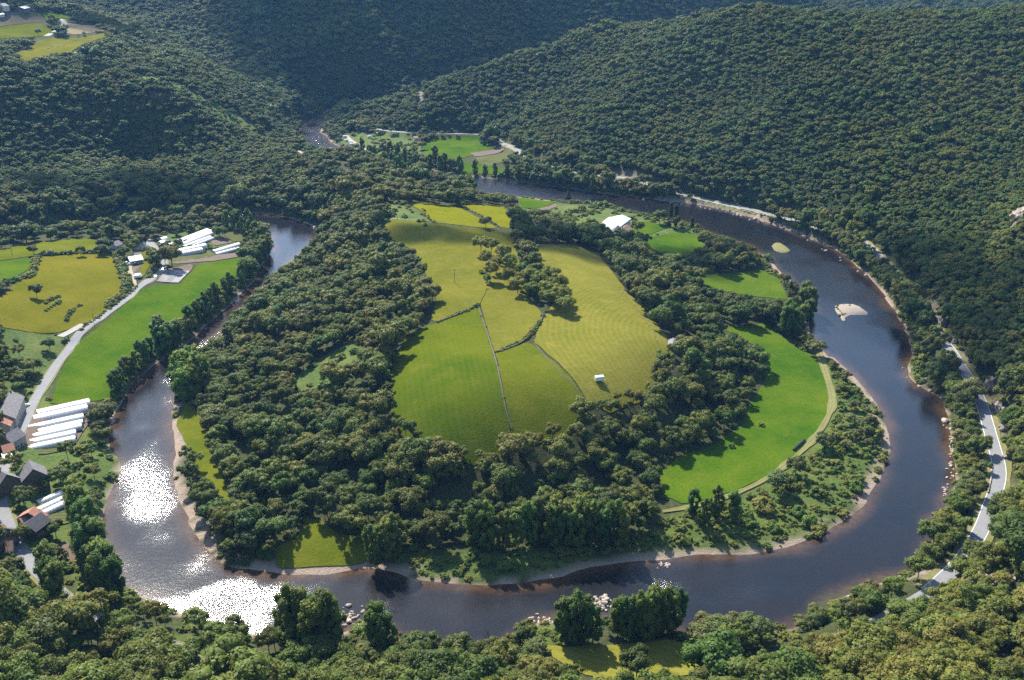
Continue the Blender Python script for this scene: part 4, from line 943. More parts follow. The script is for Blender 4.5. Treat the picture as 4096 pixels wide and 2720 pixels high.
# hedges and bushes that stand out singly
def bushes_on(pts, step, h, label, group, jr=.35, closed=False, name='bush', key='bush', wob=1.2):
    p = resample(dense(ground(pts), False, 4), step)
    for x, y in p:
        s = h / 2.6 * rnd.uniform(1 - jr, 1 + jr)
        plant(name, key, x + rnd.uniform(-wob, wob), y + rnd.uniform(-wob, wob), s * rnd.uniform(.9, 1.3), s, label, 'bush', group)
HB = 'hedge_bush'
bushes_on([(1748,1292),(1840,1255),(1914,1222)], 2.6, 1.8, 'low bush on the short stone wall above the green meadow', 'bushes on the short stone wall', .4, name=HB, wob=.6)
bushes_on([(1985,1408),(2055,1385),(2100,1362)], 3.4, 1.6, 'low bush along the wall below the small dry meadow', 'bushes below the small dry meadow', .4, name=HB)
bushes_on([(2105,1355),(2140,1320),(2172,1268)], 2.6, 2.0, 'low bush along the wall left of the hay meadow', 'bushes left of the hay meadow', .4, name=HB, wob=.6)
bushes_on([(1914,1228),(1962,1375),(2012,1585),(2044,1710)], 7.5, 1.0, 'tiny bush along the thin hedge across the hill', 'tiny bushes of the thin hedge', .4, name=HB, wob=.4)
bushes_on([(1845,825),(1925,865),(2005,915)], 7, 1.6, 'small bush on the fence line behind the bright meadow', 'bushes on the fence behind the bright meadow', .4, name=HB, wob=.5)
bushes_on([(180,1018),(240,1018),(300,1016),(430,1012)], 4.2, 3.8, 'hedge bush along the top of the big pasture', 'bushes of the pasture top hedge', .3, name=HB)
bushes_on([(150,1030),(135,1070),(120,1105),(60,1125),(0,1140)], 4.0, 3.4, 'hedge bush between the bright left field and the pasture', 'bushes of the hedge right of the bright left field', .3, name=HB)
bushes_on([(472,1020),(490,1080),(502,1120),(515,1150),(500,1170),(470,1200),(440,1225)], 3.6, 4.6, 'hedge bush between the pasture and the village road', 'bushes between the pasture and the village road', .35, name=HB)
bushes_on([(612,1000),(615,1040),(625,1075),(600,1110)], 4, 3.6, 'hedge bush on the inner side of the village road bend', 'bushes on the road bend', .35, name=HB)
bushes_on([(180,1215),(215,1195),(235,1190)], 3.2, 2.0, 'bush of the upper short terrace hedge', 'bushes of the upper terrace hedge', .3, name=HB, wob=.5)
bushes_on([(185,1245),(215,1225),(240,1210)], 3.2, 2.0, 'bush of the middle short terrace hedge', 'bushes of the middle terrace hedge', .3, name=HB, wob=.5)
bushes_on([(265,1280),(285,1250),(318,1222)], 3.2, 2.0, 'bush of the long terrace hedge below the pasture', 'bushes of the long terrace hedge', .3, name=HB, wob=.5)
bushes_on([(325,1320),(390,1275),(440,1235),(500,1190),(545,1150)], 4.4, 1.9, 'low bush between the village road and the long green field', 'bushes along the village road verge', .35, name=HB, wob=.8)
bushes_on([(1690,840),(1720,880),(1735,890)], 4, 1.6, 'low bush at the corner of the bright meadow', 'bushes at the bright meadow corner', .3, name=HB)
bushes_on([(1930,830+260),(1945,1110),(1960,1140)], 3.5, 2.4, 'low bush at the left foot of the copse', 'bushes at the foot of the copse', .3, name=HB)
bushes_on([(1930,575),(1960,580)], 5, 5, 'tall bush on the edge of the bright field across the river', 'bushes on the field across the river', .2, name=HB)
bushes_on([(670,1085+8),(700,1080)], 4, 1.0, 'low green bush at the top of the brown plot', 'bushes at the brown plot', .2, name=HB)
row('bush', 'lone_bush', 'bush', ['lone bush on the left part of the upper pasture edge', 'second bush on the upper pasture edge', 'lone bush near the right end of the upper pasture', 'lone bush in the river meadow', 'lone bush between the two halves of the river meadow', 'bush on the wall corner of the hill meadows'], None, [(1675,888),(1702,905),(1952,925),(3045,1705),(2925,1790),(2105,1352)], 2.8)
row('bush', 'island_bush', 'bush', 'dense bush on the green river island', 'bushes of the green river island', [(3088,982),(3100,988),(3112,982),(3122,994),(3134,990),(3146,1000),(3106,975),(3130,1002),(3095,992),(3118,1006),(3152,1004)], 3.2, wide=1.4)

# ------------------------------------------------------------------ the woods
OPEN = [(P, 1.0) for P in MEADW]
def clear_of(x, y, extra=0.0):
    ok = np.ones(x.shape, bool)
    for P, b in OPEN:
        b0, b1 = P.min(0) - 6, P.max(0) + 6
        m = ok & (x > b0[0]) & (x < b1[0]) & (y > b0[1]) & (y < b1[1])
        if m.any():
            ok[m] = sdf(x[m], y[m], P) > b + extra
    for nm, (p, wd) in ROADW.items():
        b0, b1 = p[:, :2].min(0) - 12, p[:, :2].max(0) + 12
        m = ok & (x > b0[0]) & (x < b1[0]) & (y > b0[1]) & (y < b1[1])
        if m.any():
            d, _ = seg_dist(x[m], y[m], p[:, :2], False); ok[m] = d > wd / 2 + 1.6 + extra
    return ok

def in_any(x, y, names, D=None):
    D = D or HERB; r = np.zeros(x.shape, bool)
    for k in names:
        P = D[k]; b0, b1 = P.min(0), P.max(0)
        m = (x > b0[0]) & (x < b1[0]) & (y > b0[1]) & (y < b1[1])
        if m.any(): r[m] |= inside(x[m], y[m], P)
    return r

def jgrid(step, y0, y1):
    xs = np.arange(-1500, 1500, step); ys = np.arange(y0, y1, step * .92)
    X, Y = np.meshgrid(xs, ys); X = X + (np.arange(len(ys)) % 2)[:, None] * step / 2
    X = (X + R.uniform(-.42, .42, X.shape) * step).ravel(); Y = (Y + R.uniform(-.42, .42, Y.shape) * step).ravel()
    m = (np.abs(X) < .54 * Y + 60); X, Y = X[m], Y[m]
    return X, Y
X, Y = jgrid(3.9, 205, 2350)
zz = hgt(X, Y); sd_ = sd_at(X, Y)
px, py = to_px(X, Y, zz + 6)
vis = (px > -260) & (px < 4360) & (py < 2960) & (py > -260)
X, Y, zz, sd_ = X[vis], Y[vis], zz[vis], sd_[vis]
inl = bil(INL.astype(float), GX0, GY0, GS, X, Y) > .5
far = Y > 1180
hill = (zz > 14) & ~inl & (Y > 430)
tall = ~hill & ~far
slope_near = (Y < 430) & (zz > 11)
SEEN = [np.array(q[3], float) for q in MEADOWS] + [np.array(RIV, float),
    np.array([(3660,1215),(3830,1420),(3920,1590),(3960,1750),(3985,1900),(3950,2010),(3880,2160),(3840,2230),(3900,2200),(3990,2010),(4015,1900),(3990,1770),(3940,1590),(3860,1430),(3740,1270)], float),
    np.array([(3720,1200),(3790,1330),(3880,1420),(3900,1500),(3985,1600),(4010,1750),(4010,1850),(4030,1960),(4010,2000),(4015,1900),(3985,1780),(3930,1600),(3860,1470),(3760,1340)], float)]
NRIV = len(MEADOWS)
def hides(x, y, z, h, tol):
    """would a tree this high stand in front of a meadow or water that the photo shows?"""
    bad = np.zeros(x.shape, bool)
    for f_ in (.92, .55):
        px_, py_ = to_px(x, y, z + h * f_)
        for iq, Q in enumerate(SEEN):
            b0, b1 = Q.min(0), Q.max(0); m = ~bad & (px_ > b0[0]) & (px_ < b1[0]) & (py_ > b0[1]) & (py_ < b1[1])
            if m.any(): bad[m] = sdf(px_[m], py_[m], Q) < -np.where((iq == NRIV) & (px_[m] < 1900) & (py_[m] < 800), 27, np.where((iq == NRIV) & (py_[m] > 2380), 45, tol))
    return bad
u = R.uniform(0, 1, len(X))
keepp = np.where(far, .66, np.where(hill, np.where(Y < 700, .97, .90), np.where(slope_near, .50, .32)))
keepp = np.where(Y > 1500, .48, keepp)
ok = (u < keepp) & (sd_ > np.where(inl, 5.5, 2.2))
herbz = in_any(X, Y, list(HERB)); rockz = in_any(X, Y, list(ROCKP), ROCKP)
thin = in_any(X, Y, ['village']); glade = in_any(X, Y, ['near_glades', 'left_strip', 'ridge_top'])
u2 = R.uniform(0, 1, len(X))
ok &= ~(herbz & (u2 > np.where(thin, .34, np.where(glade, .12, .012))))
ok &= ~(rockz & (u2 > .05))
X, Y, zz, sd_, inl, far, hill, slope_near, thin = [a[ok] for a in (X, Y, zz, sd_, inl, far, hill, slope_near, thin)]
ok = clear_of(X, Y, .8)
for tx, ty, tr in TAKEN:
    ok &= (X - tx) ** 2 + (Y - ty) ** 2 > (tr + .8) ** 2
EXCL = [W([(30,1640),(70,1600),(90,1640),(60,1720),(20,1800),(0,1720)]), W([(120,1880),(165,1880),(170,1960),(120,1950)]), W([(0,1940),(70,1925),(70,1995),(0,1990)]), W([(60,2070),(180,2070),(200,2140),(90,2160)]),
        W([(0,2080),(60,2120),(90,2220),(0,2230)]), W([(0,1750),(90,1740),(90,1830),(0,1860)]), W([(2390,930),(2440,905),(2500,880),(2530,900),(2470,960),(2400,950)]), W([(500,1020),(580,1020),(580,1070),(500,1080)]),
        W([(440,970),(600,970),(600,1005),(440,1015)]), W([(1380,540),(1480,560),(1480,605),(1380,580)]), W([(630,950),(720,950),(720,1000),(630,1000)]), W([(80,30),(110,30),(110,60),(80,60)]), W([(0,20),(40,20),(40,60),(0,60)]), W([(2380,1380),(2420,1380),(2420,1540),(2380,1540)])]
for P in EXCL: ok &= ~inside(X, Y, P)
X, Y, zz, sd_, inl, far, hill, slope_near, thin = [a[ok] for a in (X, Y, zz, sd_, inl, far, hill, slope_near, thin)]
def bank_strip(px0, px1, py0, py1, off, step):
    q = resample(RIVW, step); d = np.gradient(q, axis=0); d /= np.hypot(d[:, 0], d[:, 1])[:, None] + 1e-9
    a, b = to_px(q[:, 0], q[:, 1], 0 * q[:, 0]); m = (a > px0) & (a < px1) & (b > py0) & (b < py1)
    q, d = q[m], d[m]; o = R.uniform(off[0], off[1], len(q))
    for s_ in (1, -1):
        t_ = q + np.stack([-d[:, 1], d[:, 0]], 1) * (s_ * o)[:, None]
        if np.median(sd_at(t_[:, 0], t_[:, 1])) > 0: return t_
    return t_
BK = np.concatenate([bank_strip(2000, 3700, 715, 1420, (2.0, 6), 3.6), bank_strip(3480, 3700, 1000, 1420, (6, 13), 4.5), bank_strip(3680, 3830, 1560, 2300, (2.5, 8), 4.2)])
BK = BK[(sd_at(BK[:, 0], BK[:, 1]) > 1.4) & ~(bil(INL.astype(float), GX0, GY0, GS, BK[:, 0], BK[:, 1]) > .5)]
dv, _ = seg_dist(BK[:, 0], BK[:, 1], ROADW['valley_road'][0][:, :2], False); BK = BK[dv > 4.2]
BK = BK[~(lambda pp: sdf(pp[0], pp[1], SEEN[NRIV + 1]) < -4)(to_px(BK[:, 0], BK[:, 1], hgt(BK[:, 0], BK[:, 1]) + 8))]
X, Y = np.r_[X, BK[:, 0]], np.r_[Y, BK[:, 1]]; zz = hgt(X, Y); sd_ = sd_at(X, Y); nb_ = len(BK)
inl, far, hill, slope_near, thin = [np.r_[a, np.zeros(nb_, bool)] for a in (inl, far, hill, slope_near, thin)]
n = len(X); big = fbm(X / 70, Y / 70, 91, 2)
u = R.uniform(0, 1, n)
kind = np.where(far | hill, 'hill_oak', np.where(slope_near, 'scrub_oak', np.where(u < .30 + big * .5, 'open_oak', 'oak')))
kind = np.where(hill & (Y < 700), np.where(u < .5, 'scrub_oak', 'hill_oak'), kind)
kind = np.where(~hill & ~far & (sd_ < 22) & (u > .90), 'willow', kind)
bot = fbm(X / 28, Y / 28, 17, 2)
sz = R.lognormal(0, .27, n) * (1 + big * .25 + bot * .25)
sz = np.where(kind == 'hill_oak', sz * np.where(far, np.where(Y > 1500, .92, .82), .72), sz)
sz = np.where(hill & (kind == 'scrub_oak'), sz * .74, sz); sz = np.where(thin, sz * .8, sz)
sz = np.where((kind == 'oak') | (kind == 'open_oak'), sz * .84, sz)
_dl, _ = seg_dist(X, Y, ROADW['lower_lane'][0][:, :2], False)
kind = np.where((_dl < 13) & (kind == 'scrub_oak'), 'oak', kind)
kind = np.where((kind == 'scrub_oak') & ~hill & ((X < 70) & (u < .8) | (u < .22)), 'oak', kind)
sx = sz * R.uniform(.88, 1.18, n)
_h = sz * np.select([kind == 'scrub_oak', kind == 'hill_oak', kind == 'willow'], [7.5, 8, 9], 11.5)
nearb = to_px(X, Y, zz)[1] > 2480
ok = ~hides(X, Y, zz, _h, 9)
X, Y, zz, sd_, inl, far, hill, slope_near, thin, kind, sz, sx, u = [a[ok] for a in (X, Y, zz, sd_, inl, far, hill, slope_near, thin, kind, sz, sx, u)]
n = len(X); dist = np.hypot(X, Y)
ppx, ppy = to_px(X, Y, zz + 5)
inview = (ppx > 0) & (ppx < 4096) & (ppy > -20) & (ppy < 2720)
# nearest 300 of each kind are things of their own
single = np.zeros(n, bool)
for kset in (('oak', 'open_oak'), ('scrub_oak',)):
    m = np.where(np.isin(kind, kset) & inview)[0]; m = m[np.argsort(dist[m])][:298]; single[m] = True
LAND = [  # landmarks of the photo (x, y) that a tree can be told by
 (120, 2420, 'between the slate houses and the bottom left corner'), (60, 2600, 'at the left end of the bottom left wood'), (250, 2560, 'above the yellow glade in the bottom left corner'), (330, 2400, 'left of the short bit of grey lane'),
 (480, 2560, 'below the short bit of grey lane'), (450, 2690, 'right of the yellow glade in the bottom left corner'), (640, 2440, 'on the bank where the glitter ends'), (700, 2660, 'below the bright glades at the bottom left'), (850, 2520, 'on the near bank below the glittering water'),
 (950, 2680, 'at the bottom edge left of the tall poplars'), (1200, 2680, 'at the bottom edge below the tall poplars'), (1420, 2600, 'beside the stones in the near water'), (1450, 2700, 'at the bottom edge below the pointed poplar'), (1700, 2650, 'on the near bank left of the dead tree'), (1750, 2710, 'at the bottom edge below the dead tree'),
 (2000, 2640, 'between the dead tree and the mown clearing'), (2250, 2710, 'below the left part of the mown clearing'), (2600, 2710, 'below the middle of the mown clearing'), (2900, 2650, 'between the mown clearing and the lane'), (3050, 2570, 'among the pale willows of the near bank'),
 (3150, 2700, 'below the bit of lane at the bottom'), (3300, 2520, 'on the bank by the weedy water'), (3450, 2600, 'on the slope by the lower rock outcrop'), (3400, 2700, 'below the lower rock outcrop'), (3600, 2430, 'between the weedy water and the rocks'), (3650, 2600, 'on the middle of the rocky slope'), (3700, 2700, 'at the foot of the picture on the rocky slope'),
 (3800, 2380, 'under the crest of rocks by the road'), (3900, 2550, 'right of the middle of the rocky slope'), (3950, 2690, 'in the bottom right corner'), (4050, 2400, 'at the right edge below the road bend'), (4050, 2560, 'at the right edge of the rocky slope'), (4050, 2200, 'at the right edge above the rocks'), (3800, 2120, 'between the road and the boulders'), (3850, 1900, 'between the straight road and the river'), (4050, 1800, 'above the cutting at the right edge'),
 (1100, 2180, 'left of the small bank meadow'), (1000, 2080, 'above the left gravel bank'), (1200, 2060, 'above the small bank meadow'), (1300, 2240, 'between the small bank meadow and the water'), (1500, 2130, 'right of the small bank meadow'), (1700, 2170, 'above the bushy front bank'), (1700, 2020, 'in the middle of the front wood, left part'), (1950, 2120, 'low in the front wood below the green meadow'), (1950, 1980, 'midway between the green meadow and the front bank'), (2200, 2080, 'low in the front wood below the olive meadow'), (2250, 1950, 'midway between the olive meadow and the front bank'),
 (2450, 2080, 'by the row of poplars at the hill foot'), (2500, 1900, 'on the slope left of the river meadow'), (2600, 2080, 'at the front end of the river meadow'), (2750, 1800, 'at the shaded edge of the river meadow'), (1850, 1850, 'just under the tip of the green meadow'), (1450, 1950, 'on the slope above the small bank meadow'), (950, 1950, 'beside the narrow river meadow'), (750, 1750, 'between the narrow meadow and the left river arm'), (420, 2000, 'on the village bank by the lower polytunnels'), (350, 1800, 'on the village bank by the big polytunnels'), (100, 2250, 'beside the slate roofed houses'),
 (1200, 1850, 'on the left slope of the meander hill'), (1350, 1750, 'below the fern clearing'), (2700, 1650, 'on the slope right of the hay meadow'), (60, 2080, 'beside the red roofed barn'), (900, 2180, 'on the tip of the left gravel bank')]
_LX = np.array([(a_, b_) for a_, b_, _ in LAND], float)
for i in np.where(single)[0]:
    k = str(kind[i]); j = int(np.argmin((_LX[:, 0] - ppx[i]) ** 2 + ((_LX[:, 1] - ppy[i]) * 1.4) ** 2)); place = LAND[j][2]
    szw = 'very small' if sz[i] < .62 else 'small' if sz[i] < .80 else 'middling' if sz[i] < .98 else 'tall' if sz[i] < 1.2 else 'very tall'
    shp = 'slim' if sx[i] / sz[i] < .98 else 'rounded' if sx[i] / sz[i] < 1.08 else 'broad'
    nm = {'scrub_oak': 'scrub_oak', 'open_oak': 'loose_oak'}.get(k, 'oak_tree')
    lb = '%s %s %s %s' % (szw, shp, {'scrub_oak': 'scrub oak', 'open_oak': 'loose oak'}.get(k, 'oak'), place)
    plant(nm, k, X[i], Y[i], sx[i], sz[i], lb, 'oak', 'oaks ' + place)
rest = ~single
pick = np.zeros(n, int)
for k in set(kind.tolist()):
    m = kind == k; pick[m] = R.choice(LIBI[k], m.sum())
P3 = np.stack([X, Y, zz - .15], 1); S3 = np.stack([sx, sx, sz], 1); RT = R.uniform(0, 6.28, n)
def out_wood(nm, lb, m):
    if m.any(): scatter(nm, lb, P3[m], pick[m], S3[m], RT[m])
lefth = hill & (X < -60) & ~far | (far & (X < -330) & (Y < 1330))
righth = (hill & ~lefth) | (far & (X > -60) & (Y < 1500) & ~lefth)
farh = (far | hill) & ~lefth & ~righth
out_wood('meander_wood', 'dark oak wood covering the slopes of the meander hill', rest & inl & ~lefth & ~righth & ~farh)
out_wood('left_hill_wood', 'oak wood covering the left hill', rest & lefth)
out_wood('right_hill_wood', 'oak wood covering the long right hillside', rest & righth)
out_wood('far_mountain_wood', 'bluish wood on the far shaded mountain', rest & farh)
out_wood('valley_wood', 'trees along the valley floor and river banks', rest & ~inl & ~lefth & ~righth & ~farh)
NWOOD = int(rest.sum())

# brambles and low bushes: herb zones, river edges, road sides
X, Y = jgrid(2.3, 240, 1250)
px, py = to_px(X, Y, hgt(X, Y) + 1)
m = (px > -60) & (px < 4160) & (py < 2760); X, Y = X[m], Y[m]
sd_ = sd_at(X, Y); inl = bil(INL.astype(float), GX0, GY0, GS, X, Y) > .5; zz = hgt(X, Y)
u = R.uniform(0, 1, len(X)); f = fbm(X / 14, Y / 14, 51, 2)
inz = in_any(X, Y, ['bank_scrub', 'bank_scrub_front', 'near_bank']); inz2 = in_any(X, Y, ['neck_bracken', 'fern_clearing', 'terraces', 'village', 'camp', 'left_strip', 'near_glades', 'ridge_top', 'farm', 'garden_head'])
edge = (sd_ > np.where(inl, 6, 1.2)) & (sd_ < np.where(inl, 15, 8)) & (Y < 1100)
p_ = np.where(inz, .62 + f * .4, np.where(inz2, .08 + f * .22, np.where(edge, .42, np.where((zz < 12) & (Y < 700), .05, 0))))
ok = (u < p_) & (sd_ > np.where(inl, 5.0, 1.0))
X, Y, zz, inz = X[ok], Y[ok], zz[ok], inz[ok]
ok = clear_of(X, Y, .2)
for P in EXCL: ok &= ~inside(X, Y, P)
X, Y, zz, inz = X[ok], Y[ok], zz[ok], inz[ok]
n = len(X); s = np.exp(R.normal(-.35, .42, n)); s = np.where(inz, np.where(R.uniform(0, 1, n) < .16, s * 1.25, s * .55), s * 1.1)
dist = np.hypot(X, Y); ppx, ppy = to_px(X, Y, zz + 1); iv = np.where((ppx > 0) & (ppx < 4096) & (ppy < 2720) & (s > .75) & inz)[0]
big_ = iv[np.argsort(-(s / dist)[iv])][:80]
single = np.zeros(n, bool); single[big_] = True
for i in big_:
    front = ppy[i] > 2195 and ppx[i] < 2700
    nearb = ppy[i] > 2400
    lb, gp = (('bush on the near bank by the mown clearing', 'bushes on the near bank') if nearb else ('bush on the front bank between the dark wood and the gravel', 'bushes on the front bank') if front else ('big bush among the brambles inside the right river bend', 'big bushes inside the right bend'))
    plant('bush', 'bush', X[i], Y[i], s[i] * 1.2, s[i], lb, 'bush', gp)
m = ~single
scatter('bramble_thicket', 'low green brambles and bushes along banks and clearings', np.stack([X, Y, zz - .1], 1)[m], R.choice(LIBI['bush'], n)[m], np.stack([s * 1.25, s * 1.25, s], 1)[m], R.uniform(0, 6.28, n)[m])
print('wood instances', NWOOD, 'bushes', int(m.sum()))

# ------------------------------------------------------------------ buildings
def g1(px, py):
    p = ground([(px, py)])[0]; return float(p[0]), float(p[1]), float(hgt(*p))

def axis(a, b):
    """centre, heading and length of a ground line between two photo points"""
    A, B = ground([a, b]); d = B - A; cx_, cy_ = (A + B) / 2
    return cx_, cy_, math.atan2(d[1], d[0]), float(np.hypot(*d))

def prism_roof(L, Wd, h0, rh, ov, th):
    """two roof slabs with thickness and eaves, ridge along x"""
    V, Fc = [], []
    for s in (1, -1):
        a = Wd / 2 + ov; dz = rh * ov / (Wd / 2)
        q = [(-L / 2 - ov, 0.0, h0 + rh), (L / 2 + ov, 0.0, h0 + rh), (L / 2 + ov, s * a, h0 - dz), (-L / 2 - ov, s * a, h0 - dz)]
        o = len(V); V += [(x, y, z + th) for x, y, z in q] + q
        f = [(0, 1, 2, 3), (7, 6, 5, 4), (0, 4, 5, 1), (1, 5, 6, 2), (2, 6, 7, 3), (3, 7, 4, 0)]
        Fc += [tuple(i + o for i in (k if s < 0 else k[::-1])) for k in f]
    return V, Fc

def gable_wall(L, Wd, h, rh):
    x, y = L / 2, Wd / 2
    V = [(-x, -y, -1), (x, -y, -1), (x, y, -1), (-x, y, -1), (-x, -y, h), (x, -y, h), (x, y, h), (-x, y, h), (-x, 0, h + rh), (x, 0, h + rh)]
    F_ = [(0, 1, 5, 4), (2, 3, 7, 6), (1, 2, 6, 9, 5), (3, 0, 4, 8, 7), (0, 3, 2, 1)]
    return V, F_

def house(name, label, a, b, Wd, h, rh, wall, roof, hip=False, chimney=1, wins=3, cat='house', door=True, group=None, shift=(0, 0)):
    cx_, cy_, an, L = axis(a, b); cx_ += shift[0]; cy_ += shift[1]
    t = thing(name, label, cat, (cx_, cy_, float(hgt(cx_, cy_)) - .15), an, group)
    v, f = gable_wall(L, Wd, h, 0 if hip else rh - .12)
    if hip: f = [q for q in f if len(q) == 4] + [(1, 2, 6, 5), (3, 0, 4, 7), (4, 5, 6, 7)]
    mesh_obj('wall', v[:8] if hip else v, f, wall, t)
    if hip:
        x, y, o = L / 2 + .4, Wd / 2 + .4, max(.4, L / 2 - Wd / 2)
        V = [(-x, -y, h - .05), (x, -y, h - .05), (x, y, h - .05), (-x, y, h - .05), (-o, 0, h + rh), (o, 0, h + rh)]
        V += [(p[0], p[1], p[2] - .2) for p in V[:4]]
        ro = mesh_obj('roof', V, [(0, 1, 5, 4), (2, 3, 4, 5), (1, 2, 5), (3, 0, 4), (0, 6, 7, 1), (1, 7, 8, 2), (2, 8, 9, 3), (3, 9, 6, 0), (6, 9, 8, 7)], roof, t)
    else:
        v, f = prism_roof(L, Wd, h, rh, .45, .16); ro = mesh_obj('roof', v, f, roof, t)
    for k in range(chimney):
        x = (L / 2 - .9) * (1 if k else -1); v, f = join(box(x - .4, x + .4, -.35, .35, h + rh * .5, h + rh + .9), box(x - .5, x + .5, -.45, .45, h + rh + .9, h + rh + 1.05)); mesh_obj('chimney', v, f, 'stone_wall', ro)
    floors = max(1, int(h / 2.7))
    for s in (-1, 1):
        for fl in range(floors):
            for k in range(wins):
                x = (k + .5) / wins * (L - 1.4) - (L - 1.4) / 2; z = .95 + fl * 2.7
                if door and s < 0 and fl == 0 and k == wins // 2:
                    y = s * (Wd / 2 + .03); v, f = box(x - .55, x + .55, y - .05, y + .05, .15, 2.25); d_ = mesh_obj('door', v, f, 'wood', t)
                    v, f = box(x + .35, x + .45, y - .09, y - .05, 1.1, 1.25); mesh_obj('handle', v, f, 'galvanised', d_); continue
                y = s * (Wd / 2 + .02); fr = box(x - .6, x + .6, y - .05, y + .05, z - .08, z + 1.28); w_ = mesh_obj('window', *fr, 'white_paint', t)
                y2 = s * (Wd / 2 + .05); v, f = box(x - .5, x + .5, y2 - .045, y2 + .045, z, z + 1.2); mesh_obj('pane', v, f, 'glass', w_)
    return t

house('stone_house', 'long stone house with dark slate roof beside the village road above the courtyard', (59, 1636), (22, 1722), 11, 6.4, 3.6, 'render_wall', 'slate', wins=5, chimney=2)
house('roof_annex', 'small red roofed annex at the lower end of the long slate roofed house', (30, 1722), (18, 1748), 7, 6.0, 2.4, 'render_wall', 'red_tile', chimney=0, wins=2)
house('white_roofed_shed', 'shed with flat white roof above the long slate roofed house', (30, 1632), (58, 1622), 7, 3.0, .8, 'pale_wall', 'metal_roof', chimney=0, wins=1, cat='shed')
house('slate_house', 'grey slate roofed house left of the lowest big polytunnel', (26, 1800), (80, 1770), 9, 5.2, 3.0, 'render_wall', 'slate', wins=4)
house('red_roofed_house', 'house with pale red roof below the grey slate roofed house', (16, 1822), (58, 1812), 8, 3.6, 2.0, 'render_wall', 'red_tile', chimney=0, wins=2)
house('lean_to', 'white lean-to shed below the pale red roof', (16, 1842), (48, 1834), 6, 2.4, .6, 'pale_wall', 'metal_roof', chimney=0, wins=1, cat='shed')
house('stone_barn', 'tall stone barn with steep slate roof standing in the grass', (134, 1928), (150, 1964), 11, 6.5, 5.0, 'stone_wall', 'slate', chimney=0, wins=2, cat='barn')
house('gabled_house', 'stone house with steep slate roof and chimney at the left edge', (12, 1962), (44, 1980), 11, 6.0, 4.6, 'stone_wall', 'slate', wins=3)
house('red_barn', 'barn with red tiled roof between the road and the garden rows', (126, 2110), (150, 2096), 11, 4.8, 3.2, 'stone_wall', 'red_tile', chimney=0, wins=2, cat='barn')
house('red_outhouse', 'low red tiled outhouse on the road side of the red barn', (88, 2110), (116, 2100), 7, 2.8, 1.8, 'stone_wall', 'brown_tile', chimney=0, wins=2, cat='shed')
house('slate_barn', 'long dark slate barn joined below the red barn', (114, 2150), (176, 2122), 9, 4.6, 3.0, 'stone_wall', 'dark_slate', chimney=0, wins=4, cat='barn')
house('hip_roofed_house', 'dark hip roofed house on the left side of the village road', (12, 2176), (38, 2186), 10, 4.8, 3.8, 'render_wall', 'dark_slate', hip=True, wins=3)
house('small_brown_house', 'small brown roofed house where the village road enters the wood', (34, 2212), (58, 2208), 7, 3.2, 2.4, 'render_wall', 'brown_tile', chimney=0, wins=2)
house('red_shed', 'little red roofed shed at the left edge above the hip roofed house', (2, 2138), (20, 2130), 5.5, 2.8, 1.4, 'render_wall', 'red_tile', chimney=0, wins=1, cat='shed')
house('white_roofed_house', 'long low house with white roof beside the pale gravel yard', (517, 1052), (566, 1044), 11, 3.0, 2.0, 'pale_wall', 'metal_roof', chimney=0, wins=5)
house('grey_wing', 'grey roofed back wing of the white roofed house', (540, 1040), (562, 1036), 9, 3.2, 2.2, 'pale_wall', 'slate', chimney=0, wins=2, cat='house')
house('little_white_house', 'little white house under the purple tree', (549, 1000), (566, 992), 8, 4.2, 2.4, 'pale_wall', 'slate', wins=2)
house('lane_end_house', 'grey roofed house at the upper end of the farm lane', (452, 996), (478, 990), 9, 3.6, 2.4, 'pale_wall', 'slate', wins=2)
house('cattle_barn', 'long farm barn with pale metal roof behind the hill meadows', (2420, 930), (2488, 897), 15, 4.2, 2.4, 'pale_wall', 'metal_roof', chimney=0, wins=7, cat='barn')
house('narrow_shed', 'narrow white roofed shed alongside the long pale barn', (2410, 904), (2446, 886), 5, 2.4, .7, 'pale_wall', 'metal_roof', chimney=0, wins=2, cat='shed')
house('dark_shed', 'brown roofed shed in front of the long pale barn', (2388, 930), (2416, 920), 9, 3.0, 1.6, 'stone_wall', 'brown_tile', chimney=0, wins=2, cat='shed')
house('tall_farmhouse', 'narrow slate roofed farmhouse below the pale barn', (2458, 956), (2470, 944), 8, 5.0, 3.2, 'pale_wall', 'dark_slate', wins=2)
house('brown_farmhouse', 'brown roofed farmhouse right of the narrow slate one', (2486, 950), (2508, 940), 10, 5.0, 3.4, 'stone_wall', 'brown_tile', wins=3)
house('plateau_barn', 'barn with pale roof at the edge of the plateau fields', (80, 52), (104, 48), 13, 5.0, 2.2, 'stone_wall', 'metal_roof', chimney=0, wins=3, cat='barn')
house('plateau_house', 'grey house at the top left corner on the plateau', (4, 44), (24, 38), 11, 5.5, 3.0, 'pale_wall', 'slate', wins=3)
house('plateau_shed', 'small white roofed shed at the left edge of the plateau', (-6, 66), (10, 64), 8, 3.0, 1.2, 'pale_wall', 'metal_roof', chimney=0, wins=1, cat='shed')
house('camp_house', 'low red roofed house beside the bright field across the river', (1655, 560), (1682, 558), 8, 3.0, 1.6, 'pale_wall', 'red_tile', chimney=0, wins=2)
house('camp_cabin', 'dark cabin by the road across the river', (1702, 548), (1718, 546), 7, 3.2, 1.6, 'wood', 'dark_slate', chimney=0, wins=2, cat='cabin')
house('wood_hut', 'small hut among the trees right of the hay meadow', (2688, 1400), (2694, 1378), 5, 2.4, 1.2, 'pale_wall', 'slate', chimney=0, wins=1, cat='hut')
house('clearing_hut', 'small hut with pale roof in the woods behind the hay meadow yard', (2765, 1402), (2772, 1388), 5, 2.4, 1.2, 'pale_wall', 'metal_roof', chimney=0, wins=1, cat='hut')

